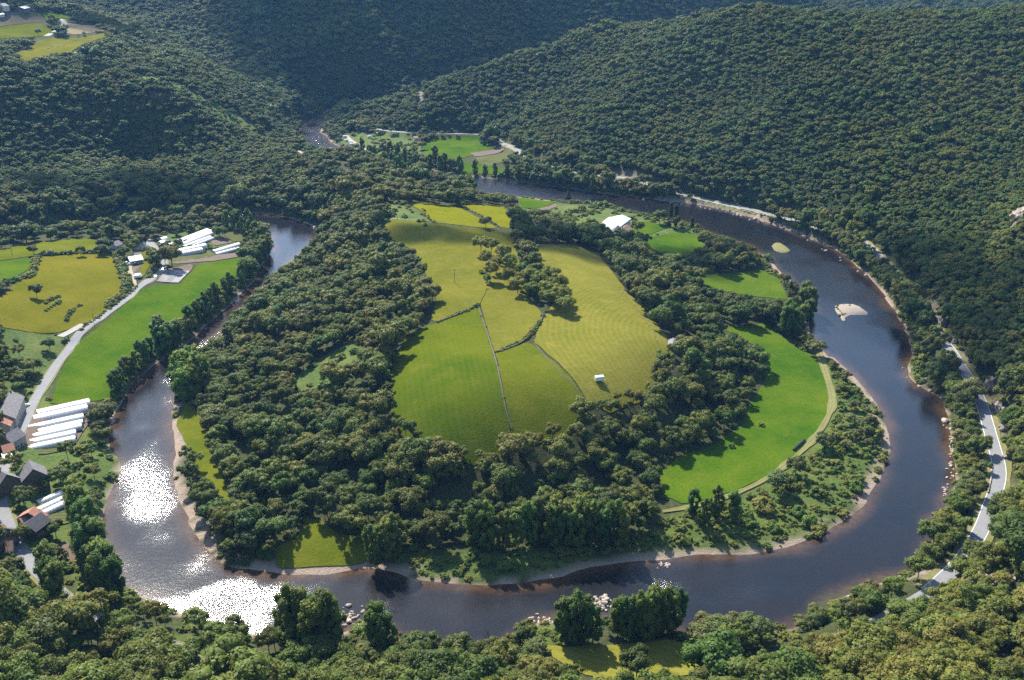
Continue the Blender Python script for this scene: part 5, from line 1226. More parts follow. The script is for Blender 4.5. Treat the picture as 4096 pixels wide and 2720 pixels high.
# ------------------------------------------------------------------ polytunnels
def tunnel(label, a, b, Wd, group, ht=None, endmat='white_plastic', flat=False):
    cx_, cy_, an, L = axis(a, b); Hh = ht or Wd * .42
    t = thing('polytunnel', label, 'polytunnel', (cx_, cy_, float(hgt(cx_, cy_)) + .25), an, group)
    Wd *= .80; Hh *= .72
    n = 10; prof = [(math.cos(math.pi * k / n) * Wd / 2, (math.sin(math.pi * k / n) ** .8) * Hh) for k in range(n + 1)]
    m = max(2, int(L / 1.6)); V, Fc = [], []
    for i in range(2 * m + 1):
        x = -L / 2 + L * i / (2 * m); s = 1.0 if i % 2 == 0 else .965
        V += [(x, y * s, z * s) for y, z in prof]
    for i in range(2 * m):
        for k in range(n):
            q = i * (n + 1) + k; Fc.append((q, q + n + 1, q + n + 2, q + 1))
    mesh_obj('cover', V, Fc, 'white_plastic', t)
    for s in (-1, 1):
        x = s * (L / 2 - .06); V = [(x, y * .97, z * .97) for y, z in prof]
        e = mesh_obj('end_wall', V, [tuple(range(n + 1))[::s]], endmat, t)
        v, f = box(x + s * .02, x + s * .08, -.9, .9, .05, min(2.2, Hh * .8)); mesh_obj('door', v, f, 'galvanised', e)
    for i in range(0, 2 * m + 1, 2 * max(1, m // 12)):
        x = -L / 2 + L * i / (2 * m); v, f = tube([(x, y * 1.012, z * 1.012) for y, z in prof], .06, .06, 4); mesh_obj('hoop', v, f, 'galvanised', t)
    return t
G1 = 'big polytunnels by the village road'
for lb, a, b, wd in [('uppermost wide polytunnel of the big block beside the brown strip', (148, 1650), (360, 1622), 10.5), ('second wide polytunnel of the big block, joined below the uppermost', (134, 1672), (352, 1645), 10.5),
                     ('third polytunnel of the big block, greyer and standing apart', (114, 1706), (336, 1680), 8.5), ('fourth polytunnel of the big block from the top', (110, 1726), (333, 1700), 7),
                     ('fifth polytunnel of the big block, touching the fourth', (103, 1744), (328, 1716), 8), ('sixth polytunnel of the big block from the top', (107, 1764), (306, 1744), 8.5), ('lowest polytunnel of the big block above the kitchen garden rows', (106, 1784), (304, 1767), 8)]:
    tunnel(lb, a, b, wd, G1)
G2 = 'narrow polytunnels among the lower gardens'
for lb, a, b, wd in [('short narrow polytunnel above the pair in the lower gardens', (147, 2010), (258, 1976), 5), ('upper polytunnel of the long pair in the lower gardens', (94, 2052), (268, 2000), 5.5), ('lower polytunnel of the long pair in the lower gardens', (102, 2070), (283, 2014), 5.5)]:
    tunnel(lb, a, b, wd, G2)
G3 = 'polytunnels of the upper market garden'
for lb, a, b, wd in [('topmost of the long slanting polytunnels in the upper market garden', (697, 974), (831, 927), 9), ('second of the long slanting polytunnels in the upper market garden', (722, 973), (842, 931), 9), ('third of the long slanting polytunnels in the upper market garden', (730, 981), (845, 941), 9),
                     ('fourth slanting polytunnel in the upper market garden, narrower', (734, 990), (842, 955), 7), ('fifth slanting polytunnel in the upper market garden, half covered', (742, 995), (853, 957), 5),
                     ('upper polytunnel of the left pair just right of the village road', (667, 1016), (823, 994), 10), ('lower polytunnel of the left pair just right of the village road', (668, 1028), (808, 1010), 10),
                     ('upper polytunnel of the right pair by the ploughed plot', (852, 1010), (956, 985), 8.5), ('lower polytunnel of the right pair by the ploughed plot', (862, 1018), (955, 1000), 6.5), ('small short polytunnel near the road behind the sagging shelter', (643, 964), (666, 961), 9)]:
    tunnel(lb, a, b, wd, G3)
tunnel('wide sagging white shelter left of the slanting polytunnels', (652, 975), (694, 992), 14, None, 4.0)

# grey film strips on the brown plot: each strip a piece of its own
A, B, C_, D_ = ground([(628, 1126), (716, 1131), (664, 1082), (758, 1088)])
mp = structure(thing('mulch_bed', 'field', 'bed', (0, 0, 0)), 'bed of grey film strips on the brown plot by the village road'); del mp['category']
for i in range(13):
    k = i / 12; p, q = A + (C_ - A) * k, B + (D_ - B) * k; L_ = resample(np.stack([p, q]), 5); d = (q - p) / np.hypot(*(q - p)); nn = np.array([-d[1], d[0]])
    V, Fc = [], []
    for x in L_:
        for s, z in ((-.62, .36), (-.42, .60), (.42, .60), (.62, .36)):
            r = x + nn * s; V.append((r[0], r[1], float(hgt(*r)) + z))
    for j in range(len(L_) - 1):
        for m in range(3): a = j * 4 + m; Fc.append((a + 1, a, a + 4, a + 5))
    mesh_obj('film_strip', V, Fc, 'mulch_film', mp)

# ------------------------------------------------------------------ vehicles
def loft(rings, close=True):
    n = len(rings[0]); V = [p for r in rings for p in r]; Fc = []
    for i in range(len(rings) - 1):
        for k in range(n):
            k2 = (k + 1) % n; Fc.append((i * n + k, i * n + k2, (i + 1) * n + k2, (i + 1) * n + k))
    Fc.append(tuple(range(n - 1, -1, -1))); Fc.append(tuple(range((len(rings) - 1) * n, len(rings) * n))); return V, Fc

def ring(x, wy, z0, z1, r=.18):
    return [(x, -wy, z0 + r), (x, -wy + r, z0), (x, wy - r, z0), (x, wy, z0 + r), (x, wy, z1 - r), (x, wy - r, z1), (x, -wy + r, z1), (x, -wy, z1 - r)]
_vm = {}
def vmesh(key, v, f, mat):
    if key not in _vm:
        me = bpy.data.meshes.new(key); me.from_pydata(v, [], f); me.materials.append(M[mat]); me.update(); _vm[key] = me
    return _vm[key]
def wheels(t, xs, y, r):
    for x in xs:
        for s in (-1, 1):
            v, f = tube([(0, -.1, 0), (0, .1, 0)], r, r, 12); o = link(bpy.data.objects.new('wheel', vmesh('wheel%.2f' % r, v, f, 'rubber')), t); o.location = (x, s * y, r)
            v, f = tube([(0, -.12, 0), (0, .12, 0)], r * .55, r * .55, 8); link(bpy.data.objects.new('rim', vmesh('rim%.2f' % r, v, f, 'galvanised')), o)
def car(label, px, py, rz, mat, van=False, group=None):
    x, y, z = g1(px, py); t = thing('parked_van' if van else 'parked_car', label, 'van' if van else 'car', (x, y, z + .42), rz, group)
    if van:
        v, f = loft([ring(-2.6, .9, .35, 2.2), ring(1.3, .95, .35, 2.3), ring(1.9, .93, .35, 1.7), ring(2.6, .85, .38, 1.0)])
        link(bpy.data.objects.new('body', vmesh('van_' + mat, v, f, mat)), t)
        v, f = loft([ring(1.25, .90, 1.25, 2.15, .1), ring(1.88, .88, 1.15, 1.72, .1)]); o = link(bpy.data.objects.new('windscreen', vmesh('van_glass', v, f, 'glass')), t); o.location = (.06, 0, .02); wheels(t, (-1.6, 1.7), .86, .34)
    else:
        v, f = loft([ring(-2.1, .78, .35, .82), ring(-1.9, .86, .22, .92), ring(0, .88, .2, .95), ring(1.3, .86, .22, .88), ring(2.1, .72, .32, .68)])
        link(bpy.data.objects.new('body', vmesh('car_' + mat, v, f, mat)), t)
        v, f = loft([ring(-1.85, .70, .85, .95, .04), ring(-1.3, .68, .85, 1.38, .12), ring(.2, .68, .85, 1.42, .12), ring(1.0, .72, .85, .92, .03)]); cb = link(bpy.data.objects.new('windows', vmesh('car_glass', v, f, 'glass')), t)
        v, f = loft([ring(-1.3, .62, 1.37, 1.43, .02), ring(-.5, .63, 1.40, 1.47, .03), ring(.2, .62, 1.40, 1.46, .02)]); link(bpy.data.objects.new('roof', vmesh('carroof_' + mat, v, f, mat)), t)
        for s in (-1, 1):
            v, f = box(2.0, 2.1, s * .55 - .15, s * .55 + .15, .52, .66); link(bpy.data.objects.new('headlight', vmesh('hl%d' % s, v, f, 'white_paint')), t)
        wheels(t, (-1.3, 1.35), .8, .31)
    return t
def heading(a, b): return axis(a, b)[2]
rh_ = heading((640, 1025), (652, 1050))
car('black car driving on the village road bend below the polytunnels', 637, 1018, rh_, 'car_dark')
car('white car parked at the road edge by the brown film plot', 652, 1080, heading((655, 1070), (640, 1090)), 'car_white')
car('dark car at the roadside lower down by the film plot', 627, 1106, heading((640, 1090), (612, 1115)), 'car_dark')
car('white car in front of the white roofed house', 522, 1061, .3, 'car_white')
car('dark car in front of the white roofed house', 545, 1060, .5, 'car_dark')
car('white car at the left end of the white roofed house', 509, 1055, 1.3, 'car_white')
car('red car near the end of the farm lane', 483, 1008, .2, 'car_red')
car('white van at the lawn corner beside the hedge', 552, 1114, .3, 'car_white', True)
car('second white van parked just above the one at the lawn corner', 556, 1108, .2, 'car_white', True)
car('white car parked left of the grey village road', 105, 1628, 1.1, 'car_white')
car('dark car parked in the shade left of the village road', 90, 1620, 1.0, 'car_dark')
car('grey car half hidden by trees above the narrow polytunnel', 283, 1960, .4, 'car_dark')
car('white car on the drive between the woods and the row meadow', 2952, 1238, .2, 'car_white')
car('dark car on the road across the river', 1672, 530, heading((1650, 530), (1700, 530)), 'car_dark')
car('white van beside the little white house', 577, 996, .4, 'car_white', True)

def caravan(label, px, py, rz, L=5.2, group='caravans on the camp across the river'):
    x, y, z = g1(px, py); t = thing('caravan', label, 'caravan', (x, y, z + .1), rz, group)
    v, f = loft([ring(-L / 2, 1.0, .5, 2.3, .2), ring(-L / 2 + .4, 1.15, .4, 2.6, .2), ring(L / 2 - .5, 1.15, .4, 2.6, .2), ring(L / 2, 1.0, .7, 2.0, .2)])
    link(bpy.data.objects.new('body', vmesh('caravan%.1f' % L, v, f, 'car_white')), t)
    for s in (-1, 1):
        v, f = box(-.8, .8, s * 1.15 - .03, s * 1.15 + .03, 1.3, 1.9); link(bpy.data.objects.new('window', vmesh('cw%d' % s, v, f, 'glass')), t)
    v, f = join(tube([(L / 2 - .3, .5, .55), (L / 2 + 1.2, 0, .5)], .06, .06, 4), tube([(L / 2 - .3, -.5, .55), (L / 2 + 1.2, 0, .5)], .06, .06, 4)); link(bpy.data.objects.new('drawbar', vmesh('db%.1f' % L, v, f, 'galvanised')), t)
    wheels(t, (0,), 1.05, .33)
for lb, px, py, rz in [('upper caravan of the cluster by the river on the camp', 1402, 572, .1), ('middle caravan of the cluster by the river on the camp', 1405, 577, .1), ('lowest caravan of the cluster by the river on the camp', 1407, 583, .1), ('caravan by the camp track right of the cluster', 1443, 590, .4), ('second caravan by the camp track', 1452, 592, .3),
                       ('caravan at the upper middle of the camp', 1515, 538, .2), ('second caravan at the upper middle of the camp', 1522, 539, .3), ('caravan among the camp poplars', 1504, 610, .5), ('long white caravan at the top of the bank', 1380, 551, .2), ('small caravan above the cluster', 1387, 566, .2), ('caravan under the trees at the back of the camp', 1434, 521, .1), ('last caravan under the trees at the back of the camp', 1455, 520, .1), ('caravan between the poplars and the bright field', 1528, 602, .3), ('caravan in the middle of the camp rows', 1478, 552, .2)]:
    caravan(lb, px, py, rz)

# white box trailer in the hay meadow
x, y, z = g1(2397, 1527); t = thing('box_trailer', 'white box trailer standing at the lower end of the hay meadow', 'trailer', (x, y, z + .3), .25)
v, f = loft([ring(-2.2, 1.15, .7, 2.9, .05), ring(2.2, 1.15, .7, 2.9, .05)]); mesh_obj('body', v, f, 'car_white', t)
v, f = join(box(-2.1, 2.1, -.8, .8, .5, .68), tube([(2.1, .6, .6), (3.6, 0, .55)], .07, .07, 4), tube([(2.1, -.6, .6), (3.6, 0, .55)], .07, .07, 4)); mesh_obj('chassis', v, f, 'galvanised', t)
v, f = box(-2.26, -2.21, -1.0, 1.0, .8, 2.8); dd = mesh_obj('rear_door', v, f, 'white_paint', t); v, f = box(-2.32, -2.27, -.05, .05, 1.2, 1.9); mesh_obj('handle', v, f, 'galvanised', dd)
wheels(t, (-.5, .5), 1.0, .4)

# ------------------------------------------------------------------ bales, poles, cattle
def bale_mesh():
    pr = [(-.6, .0), (-.6, .55), (-.52, .64), (-.2, .67), (.2, .67), (.52, .64), (.6, .55), (.6, .0)]; n = 14; V, Fc = [], []
    for x, r in pr:
        for k in range(n): a = 2 * math.pi * k / n; V.append((x, math.cos(a) * max(r, .02), math.sin(a) * max(r, .02)))
    for i in range(len(pr) - 1):
        for k in range(n): k2 = (k + 1) % n; Fc.append((i * n + k, i * n + k2, (i + 1) * n + k2, (i + 1) * n + k))
    me = bpy.data.meshes.new('bale'); me.from_pydata(V, [], Fc); me.materials.append(M['bale_wrap']); me.update(); return me
BM = bale_mesh()
for (a, b, n, lb, gp) in [((3176, 1804), (3216, 1768), 8, 'black wrapped round bale in the row at the edge of the river meadow', 'bales in a row on the river meadow'), ((2112, 648), (2160, 664), 12, 'black wrapped round bale in the row across the river', 'bales in a row across the river'), ((2164, 666), (2186, 674), 6, 'black wrapped bale at the right end of the row across the river', 'bales at the right end of the row across the river')]:
    A_, B_ = ground([a, b]); an = math.atan2(*(B_ - A_)[::-1])
    for i in range(n):
        p = A_ + (B_ - A_) * i / (n - 1); o = link(bpy.data.objects.new('wrapped_bale', BM)); o.location = (p[0], p[1], float(hgt(*p)) + .95); o.rotation_euler = (0, 0, an + rnd.uniform(-.05, .05)); o.scale = (1.05, 1.05, 1.05); tag(o, lb, 'bale', gp)

def pole(label, px, py, h, an=0.0, group=None):
    x, y, z = g1(px, py); t = thing('utility_pole', label, 'pole', (x, y, z), an, group)
    v, f = tube([(0, 0, -.3), (0, 0, h)], .16, .11, 8); mesh_obj('post', v, f, 'dead_wood', t)
    v, f = box(-.7, .7, -.06, .06, h - .6, h - .45); ca = mesh_obj('crossarm', v, f, 'dead_wood', t)
    for s in (-.6, .6): v, f = tube([(s, 0, h - .45), (s, 0, h - .2)], .05, .05, 6); mesh_obj('insulator', v, f, 'white_paint', ca)
for lb, px, py, h in [('wooden pole alone on the upper pasture of the hill', 1819, 1133, 9.5), ('wooden pole in the pale field at the left edge', 49, 1018, 8), ('wooden pole at the upper left corner of the hay meadow', 2140, 1002, 8), ('wooden pole on the road side by the long green field', 376, 1295, 7.5), ('wooden pole by the road at the film plot', 629, 1112, 7.5),
                      ('wooden pole behind the row meadow at the drive', 2955, 1218, 8), ('pole at the left end of the upper market garden', 645, 955, 8)]: pole(lb, px, py, h, .6)

# dead tree on the near bank
x, y, z = g1(1953, 2600); t = thing('dead_tree', 'bare dead tree at the water on the near bank', 'dead tree', (x, y, z))
g = random.Random(5); parts = []
for k in range(10):
    a = k * 2.4; h0 = 2.5 + k * .55; l = 3.6 - k * .18; e = (math.cos(a) * l * .55, math.sin(a) * l * .55, h0 + l * .85); mid = (e[0] * .45, e[1] * .45, h0 + l * .35)
    parts.append(tube([(0, 0, h0), mid, e], .10, .02, 4))
    for q in (-.5, .5): parts.append(tube([mid, (mid[0] + math.cos(a + q) * 1.1, mid[1] + math.sin(a + q) * 1.1, mid[2] + 1.2)], .05, .015, 4))
v, f = tube([(0, 0, -.3), (.15, .1, 4), (0, 0, 9.5)], .22, .04, 7); mesh_obj('trunk', v, f, 'dead_wood', t); v, f = join(*parts); mesh_obj('branches', v, f, 'dead_wood', t)

def cow_mesh():
    bm = bmesh.new(); pts = [((-1.0, 0, 1.05), .34), ((-.3, 0, 1.0), .40), ((.5, 0, 1.05), .38), ((1.0, 0, 1.25), .22), ((1.35, 0, 1.25), .16), ((1.6, 0, 1.05), .10)]
    edges = [(0, 1), (1, 2), (2, 3), (3, 4), (4, 5)]
    for (sx_, b) in ((-.85, 0), (.55, 2)):
        for sy in (-.25, .25):
            i = len(pts); pts += [((sx_, sy, .75), .14), ((sx_ + (-.05 if b == 0 else .03), sy, .4), .09), ((sx_, sy, .05), .07)]; edges += [(b, i), (i, i + 1), (i + 1, i + 2)]
    i = len(pts); pts += [((-1.35, 0, 1.0), .05), ((-1.4, 0, .6), .04)]; edges += [(0, i), (i, i + 1)]
    i = len(pts); pts += [((1.3, .2, 1.38), .05), ((1.3, -.2, 1.38), .05)]; edges += [(4, i), (4, i + 1)]
    me = bpy.data.meshes.new('cow'); me.from_pydata([p for p, _ in pts], edges, []); me.materials.append(M['cow_hide']); me.skin_vertices or None
    o = bpy.data.objects.new('cow', me); COL.objects.link(o); md = o.modifiers.new('skin', 'SKIN'); o.modifiers.new('sub', 'SUBSURF').levels = 1
    if not me.skin_vertices: me.attributes  # filled by the modifier
    for k, (_, r) in enumerate(pts):
        if me.skin_vertices: me.skin_vertices[0].data[k].radius = (r, r); me.skin_vertices[0].data[k].use_root = (k == 1)
    return o
cw = cow_mesh()
for i, (px, py, lb) in enumerate([(205, 186, 'pale cow grazing highest on the plateau pasture'), (211, 188, 'second pale cow close beside the highest one'), (193, 196, 'pale cow lower left on the plateau pasture'), (232, 187, 'pale cow right of the pair on the plateau pasture'), (256, 184, 'rightmost pale cow on the plateau pasture'), (303, 163, 'dark speck of a cow near the plateau hedge')]):
    o = cw if i == 0 else cw.copy()
    if i: COL.objects.link(o)
    x, y, z = g1(px, py); o.location = (x, y, z + .28); o.rotation_euler = (0, 0, rnd.uniform(0, 6)); o.scale = (1.15,) * 3; tag(o, lb, 'cow', 'cows on the plateau pasture')
x, y, z = g1(304, 218); t = thing('water_tank', 'white tank trailer under the plateau trees', 'tank', (x, y, z + .3), .3)
v, f = tube([(-1.8, 0, 1.4), (1.8, 0, 1.4)], .9, .9, 12); mesh_obj('tank', v, f, 'car_white', t); v, f = box(-1.6, 1.6, -.6, .6, .4, .6); mesh_obj('chassis', v, f, 'galvanised', t); wheels(t, (0,), .8, .4)

# ------------------------------------------------------------------ stone walls, fences
def wall_strip(name, label, pts, wd, h, mat='stone_wall'):
    p = resample(dense(ground(pts), False, 4), 1.6); d = np.gradient(p, axis=0); d /= np.hypot(d[:, 0], d[:, 1])[:, None]; nn = np.stack([-d[:, 1], d[:, 0]], 1); V, Fc = [], []
    for i, (x, y) in enumerate(p):
        z = float(hgt(x, y)); k = 1 + .25 * (rnd.random() - .5)
        for s, zz_ in ((-.5, -.1), (-.42, h * k), (.42, h * k), (.5, -.1)): V.append((x + nn[i, 0] * s * wd, y + nn[i, 1] * s * wd, z + zz_ + .1))
    for i in range(len(p) - 1):
        for k in range(3): a = i * 4 + k; Fc.append((a + 1, a, a + 4, a + 5))
    n = len(p) - 1; Fc += [(0, 1, 2, 3), (n * 4 + 3, n * 4 + 2, n * 4 + 1, n * 4)]
    return tag(mesh_obj(name, V, Fc, mat), label, 'wall')
wall_strip('dry_stone_wall', 'low dry stone wall along the top of the green hill meadow', [(1748, 1292), (1840, 1256), (1912, 1224)], 1.0, .9)
wall_strip('dry_stone_wall', 'thin dry stone bank running down between the green and olive hill meadows', [(1914, 1228), (1962, 1375), (2012, 1585), (2046, 1716)], .7, .55)
wall_strip('dry_stone_wall', 'low stone wall below the small dry meadow', [(1984, 1410), (2055, 1387), (2100, 1362)], .9, .8)
wall_strip('dry_stone_wall', 'low stone wall curving up the left side of the hay meadow', [(2104, 1358), (2140, 1322), (2172, 1268)], .9, .9)
wall_strip('dry_stone_wall', 'faint stone line between the olive and the hay meadow', [(2136, 1374), (2230, 1480), (2332, 1584)], .6, .35)
wall_strip('road_parapet', 'pale parapet wall on the river side of the straight road', [(3967, 1868), (3962, 1920), (3950, 1975)], .5, .9, 'pale_rock')
wall_strip('road_parapet', 'pale parapet wall at the upper bend of the riverside road', [(3690, 1295), (3720, 1345), (3745, 1375)], .5, .8, 'pale_rock')
def post_fence(label, pts, step, h=1.2):
    p = resample(dense(ground(pts), False, 4), step); t = thing('post_fence', label, 'fence', (0, 0, 0)); v, f = box(-.09, .09, -.09, .09, -.2, h); me = vmesh('fence_post', v, f, 'dead_wood')
    for x, y in p: o = link(bpy.data.objects.new('post', me), t); o.location = (x, y, float(hgt(x, y)) + .2)
    for zz_ in (.6, 1.05): v, f = tube([(x, y, float(hgt(x, y)) + .2 + zz_) for x, y in p], .025, .025, 3); mesh_obj('wire', v, f, 'galvanised', t)
post_fence('thin wire fence between the two bright meadows under the pine wood', [(1842, 825), (1925, 866), (2008, 917)], 5)
post_fence('thin wire fence along the far edge of the upper hill pasture', [(1560, 880), (1735, 893), (1900, 912), (2010, 920)], 6)
post_fence('thin wire fence along the right edge of the hay meadow', [(2480, 1160), (2570, 1265), (2630, 1370)], 6)

# ------------------------------------------------------------------ rocks
def rock_mesh(key, seed, sub=2, rough=.35, flat=.6, mat='rock'):
    g = np.random.default_rng(seed); bm = bmesh.new(); bmesh.ops.create_icosphere(bm, subdivisions=sub, radius=1.0)
    pl = [(n_ / np.linalg.norm(n_), g.uniform(.55, .95)) for n_ in g.normal(size=(12, 3))]
    for v in bm.verts:
        c_ = np.array(v.co[:]); k = 1.0
        for n_, d_ in pl:
            q = c_ @ n_
            if q > d_: c_ = c_ - n_ * (q - d_) * .9
        c_ = c_ * (1 + rough * .25 * g.normal()); v.co = (c_[0], c_[1], c_[2] * flat)
    me = bpy.data.meshes.new(key); bm.to_mesh(me); bm.free(); me.materials.append(M[mat]); return me
BO = [rock_mesh('boulder', 100 + k, 2, .25, .62, 'pale_rock') for k in range(4)]
OC = [rock_mesh('rock_outcrop', 200 + k, 3, .5, .9, 'rock') for k in range(4)]
def boulder(px, py, r, label, group, zoff=.15):
    x, y, z = g1(px, py); o = link(bpy.data.objects.new('boulder', BO[rnd.randrange(4)])); o.location = (x, y, max(z, 0) + r * zoff); o.rotation_euler = (0, 0, rnd.uniform(0, 6.28)); k = rnd.uniform(.8, 1.25); o.scale = (r * k, r / k, r); tag(o, label, 'boulder', group)
boulder(3779, 1688, 2.6, 'large pale boulder alone in the water near the right bank', None)
boulder(3735, 2063, 1.2, 'pale boulder in the water where the right bank turns', None)
boulder(3700, 2192, 1.3, 'pair of pale boulders lowest on the right bank, left one', None); boulder(3707, 2193, 1.0, 'pair of pale boulders lowest on the right bank, right one', None)
boulder(3733, 2102, 1.0, 'pale boulder under the bank trees below the bend', None)
for i in range(46):
    k = rnd.random(); px = np.interp(k, [0, .3, .6, 1], [3795, 3822, 3812, 3790]) + rnd.gauss(-10, 12); py = 1690 + k * 300 + rnd.gauss(0, 10)
    boulder(px, py, abs(rnd.gauss(.5, .3)) + .3, 'pale boulder of the scatter along the right bank below the large one', 'boulders scattered along the right bank')
for i in range(22):
    boulder(3640 + rnd.gauss(0, 26) + i * 4, 1470 + i * 4.5 + rnd.gauss(0, 8), abs(rnd.gauss(.5, .25)) + .3, 'pale stone along the small grassy point on the right bank', 'stones along the right bank point')
for i in range(40):
    boulder(2405 + rnd.gauss(0, 26), 2432 + rnd.gauss(0, 12), abs(rnd.gauss(.5, .25)) + .35, 'pale stone of the stone bar beside the near poplars', 'stones of the near stone bar', .3)
for i in range(26):
    boulder(2170 + rnd.gauss(0, 30), 2488 + rnd.gauss(0, 9), abs(rnd.gauss(.5, .25)) + .3, 'pale stone at the bank left of the stone bar', 'stones at the bank left of the stone bar', .3)
for i in range(34):
    boulder(1400 + rnd.gauss(0, 22), 2478 + rnd.gauss(0, 20), abs(rnd.gauss(.45, .25)) + .3, 'pale stone in the shallows right of the tall near poplars', 'stones in the near shallows', .3)
for i in range(16):
    boulder(2655 + rnd.gauss(0, 18), 2266 + rnd.gauss(0, 6), abs(rnd.gauss(.35, .15)) + .25, 'small stone in the water off the gravel point', 'stones off the front gravel point')
for i in range(24):
    boulder(np.interp(i / 23, [0, 1], [1175, 1268]) + rnd.gauss(0, 5), np.interp(i / 23, [0, .5, 1], [872, 886, 918]) + rnd.gauss(0, 3), abs(rnd.gauss(.9, .4)) + .4, 'pale rock on the shore under the neck of the hill', 'rocks on the shore under the neck')
for i in range(30):
    k = rnd.random(); boulder(np.interp(k, [0, .5, 1], [2540, 3100, 3480]) + rnd.gauss(0, 12), np.interp(k, [0, .5, 1], [792, 893, 1112]) + rnd.gauss(0, 4), abs(rnd.gauss(.8, .4)) + .4, 'pale rock on the far right shoreline of the bend', 'rocks on the far shoreline of the bend')
def outcrop(px, py, r, label, h=1.0):
    x, y, z = g1(px, py); o = link(bpy.data.objects.new('rock_outcrop', OC[rnd.randrange(4)])); o.location = (x, y, z + r * .15 * h); o.rotation_euler = (rnd.uniform(-.2, .2), rnd.uniform(-.2, .2), rnd.uniform(0, 6.28)); o.scale = (r, r * rnd.uniform(.6, .9), r * h); tag(o, label, 'rock')
for px, py, r, lb, h in [(3960, 1560, 5.5, 'tall pale rock face beside the road, topmost of the cutting', 1.5), (3990, 1640, 4.5, 'rock face below the topmost one of the cutting', 1.2), (4010, 1720, 4, 'rock of the cutting above the straight road', 1.1), (4040, 1830, 4, 'low rock of the cutting beside the straight road', .9), (3890, 1440, 4, 'rock face at the upper road bend', 1.3), (3770, 1300, 4.5, 'pale rock wall above the road where it leaves the trees', 1.4), (3810, 1370, 3.5, 'second pale rock wall above the road', 1.2),
                         (4070, 2040, 4.5, 'rock at the right edge above the road corner', 1.0), (4040, 2060, 3.5, 'rock beside the one at the right edge', 1.0), (4000, 2140, 3, 'small rock at the road corner', .8), (3880, 2320, 3.6, 'left rock of the crest below the road', .8), (3930, 2330, 4.2, 'jagged middle rock of the crest below the road', .9), (3990, 2325, 3.8, 'right rock of the crest below the road', .8), (4040, 2330, 3.4, 'last rock of the crest at the right edge', .8), (3840, 2370, 2.8, 'low rock left under the crest', .7), (3760, 2405, 2.6, 'rock on the slope left of the crest', .7), (3920, 2290, 3, 'upper rock behind the crest', .8),
                         (3450, 2580, 3.2, 'pale rock of the lower outcrop above the bit of lane', .8), (3490, 2590, 3.0, 'right rock of the lower outcrop', .8), (3430, 2560, 2.2, 'small rock at the head of the lower outcrop', .8), (3930, 2520, 2.6, 'dark rock in the middle of the rocky slope', .8), (4085, 880, 8, 'grey crag at the right edge of the hillside', 1.2), (4070, 920, 6, 'grey crag below the one at the right edge', 1.0)]: outcrop(px, py, r, lb, h)

# gravel bar island and green island in the right bend
def island(name, label, pts, mat, h):
    P = np.stack(at_z(*np.array(pts, float).T), 1); E = resample(np.r_[P, P[:1]], 2.0)[:-1]; E = E + np.stack([fbm(E[:, 0] / 4, E[:, 1] / 4, 5, 2), fbm(E[:, 0] / 4, E[:, 1] / 4, 6, 2)], 1) * .8
    b0, b1 = E.min(0), E.max(0); XX, YY = np.meshgrid(np.arange(b0[0], b1[0], 1.8), np.arange(b0[1], b1[1], 1.8)); XX, YY = XX.ravel(), YY.ravel(); m = sdf(XX, YY, E) < -.7
    pts_ = np.r_[E, np.stack([XX[m], YY[m]], 1)]; n = len(E)
    ov, oe, of, *_ = delaunay_2d_cdt([Vector(q) for q in pts_], [(i, (i + 1) % n) for i in range(n)], [], 1, 1e-4); xy = np.array([tuple(q) for q in ov])
    z = -.25 + h * smooth(0, 4, -sdf(xy[:, 0], xy[:, 1], E)) + fbm(xy[:, 0] / 3, xy[:, 1] / 3, 8, 2) * .2
    return structure(mesh_obj(name, np.c_[xy, z], of, mat, None, True), label)
island('gravel_island', 'pale gravel bar in the right bend', [(3332, 1222), (3350, 1215), (3380, 1212), (3420, 1215), (3450, 1228), (3475, 1248), (3480, 1262), (3440, 1262), (3400, 1262), (3385, 1275), (3395, 1285), (3370, 1290), (3355, 1270), (3338, 1250)], 'gravel', .9)
island('green_island', 'small bushy island in the right bend', [(3078, 982), (3095, 968), (3120, 968), (3150, 985), (3168, 1002), (3150, 1012), (3120, 1014), (3090, 1002)], 'verge', .8)
island('stone_bar', 'stone bar beside the near poplars', [(2352, 2425), (2380, 2408), (2430, 2406), (2455, 2425), (2440, 2445), (2400, 2460), (2365, 2452)], 'gravel', .5)
island('mud_bar', 'low weedy bar by the far bank', [(1562, 660), (1600, 655), (1650, 665), (1640, 676), (1600, 676)], 'verge', .4)
for i, (px, py) in enumerate([(3345, 1232), (3352, 1240), (3360, 1248), (3366, 1256), (3350, 1226), (3370, 1262), (3372, 1218), (3398, 1224), (3358, 1262), (3378, 1258)]):
    x, y = at_z(px, py); plant('island_bush', 'bush', float(x), float(y), rnd.uniform(.35, .6), rnd.uniform(.3, .5), 'low green bush on the pale gravel bar', 'bush', 'bushes on the gravel bar', z=.35)

# ------------------------------------------------------------------ haze
def haze():
    v, f = box(GX0 - 60, GX1 + 60, GY0 - 60, GY1 + 60, -4.5, 330.0)
    o = mesh_obj('haze', v, f, M['ground']); o.data.materials.clear()
    m = bpy.data.materials.new('haze'); m.use_nodes = True; t = m.node_tree; t.nodes.clear()
    out = t.nodes.new('ShaderNodeOutputMaterial'); pv = t.nodes.new('ShaderNodeVolumePrincipled')
    pv.inputs['Color'].default_value = (.22, .50, 1.0, 1); pv.inputs['Density'].default_value = HAZE_DENSITY; pv.inputs['Anisotropy'].default_value = 0.1
    t.links.new(pv.outputs[0], out.inputs['Volume']); o.data.materials.append(m)
    o['kind'] = 'stuff'; o['label'] = 'thin blue haze filling the valley'
haze()
print('maxZ', Z[keep].max())

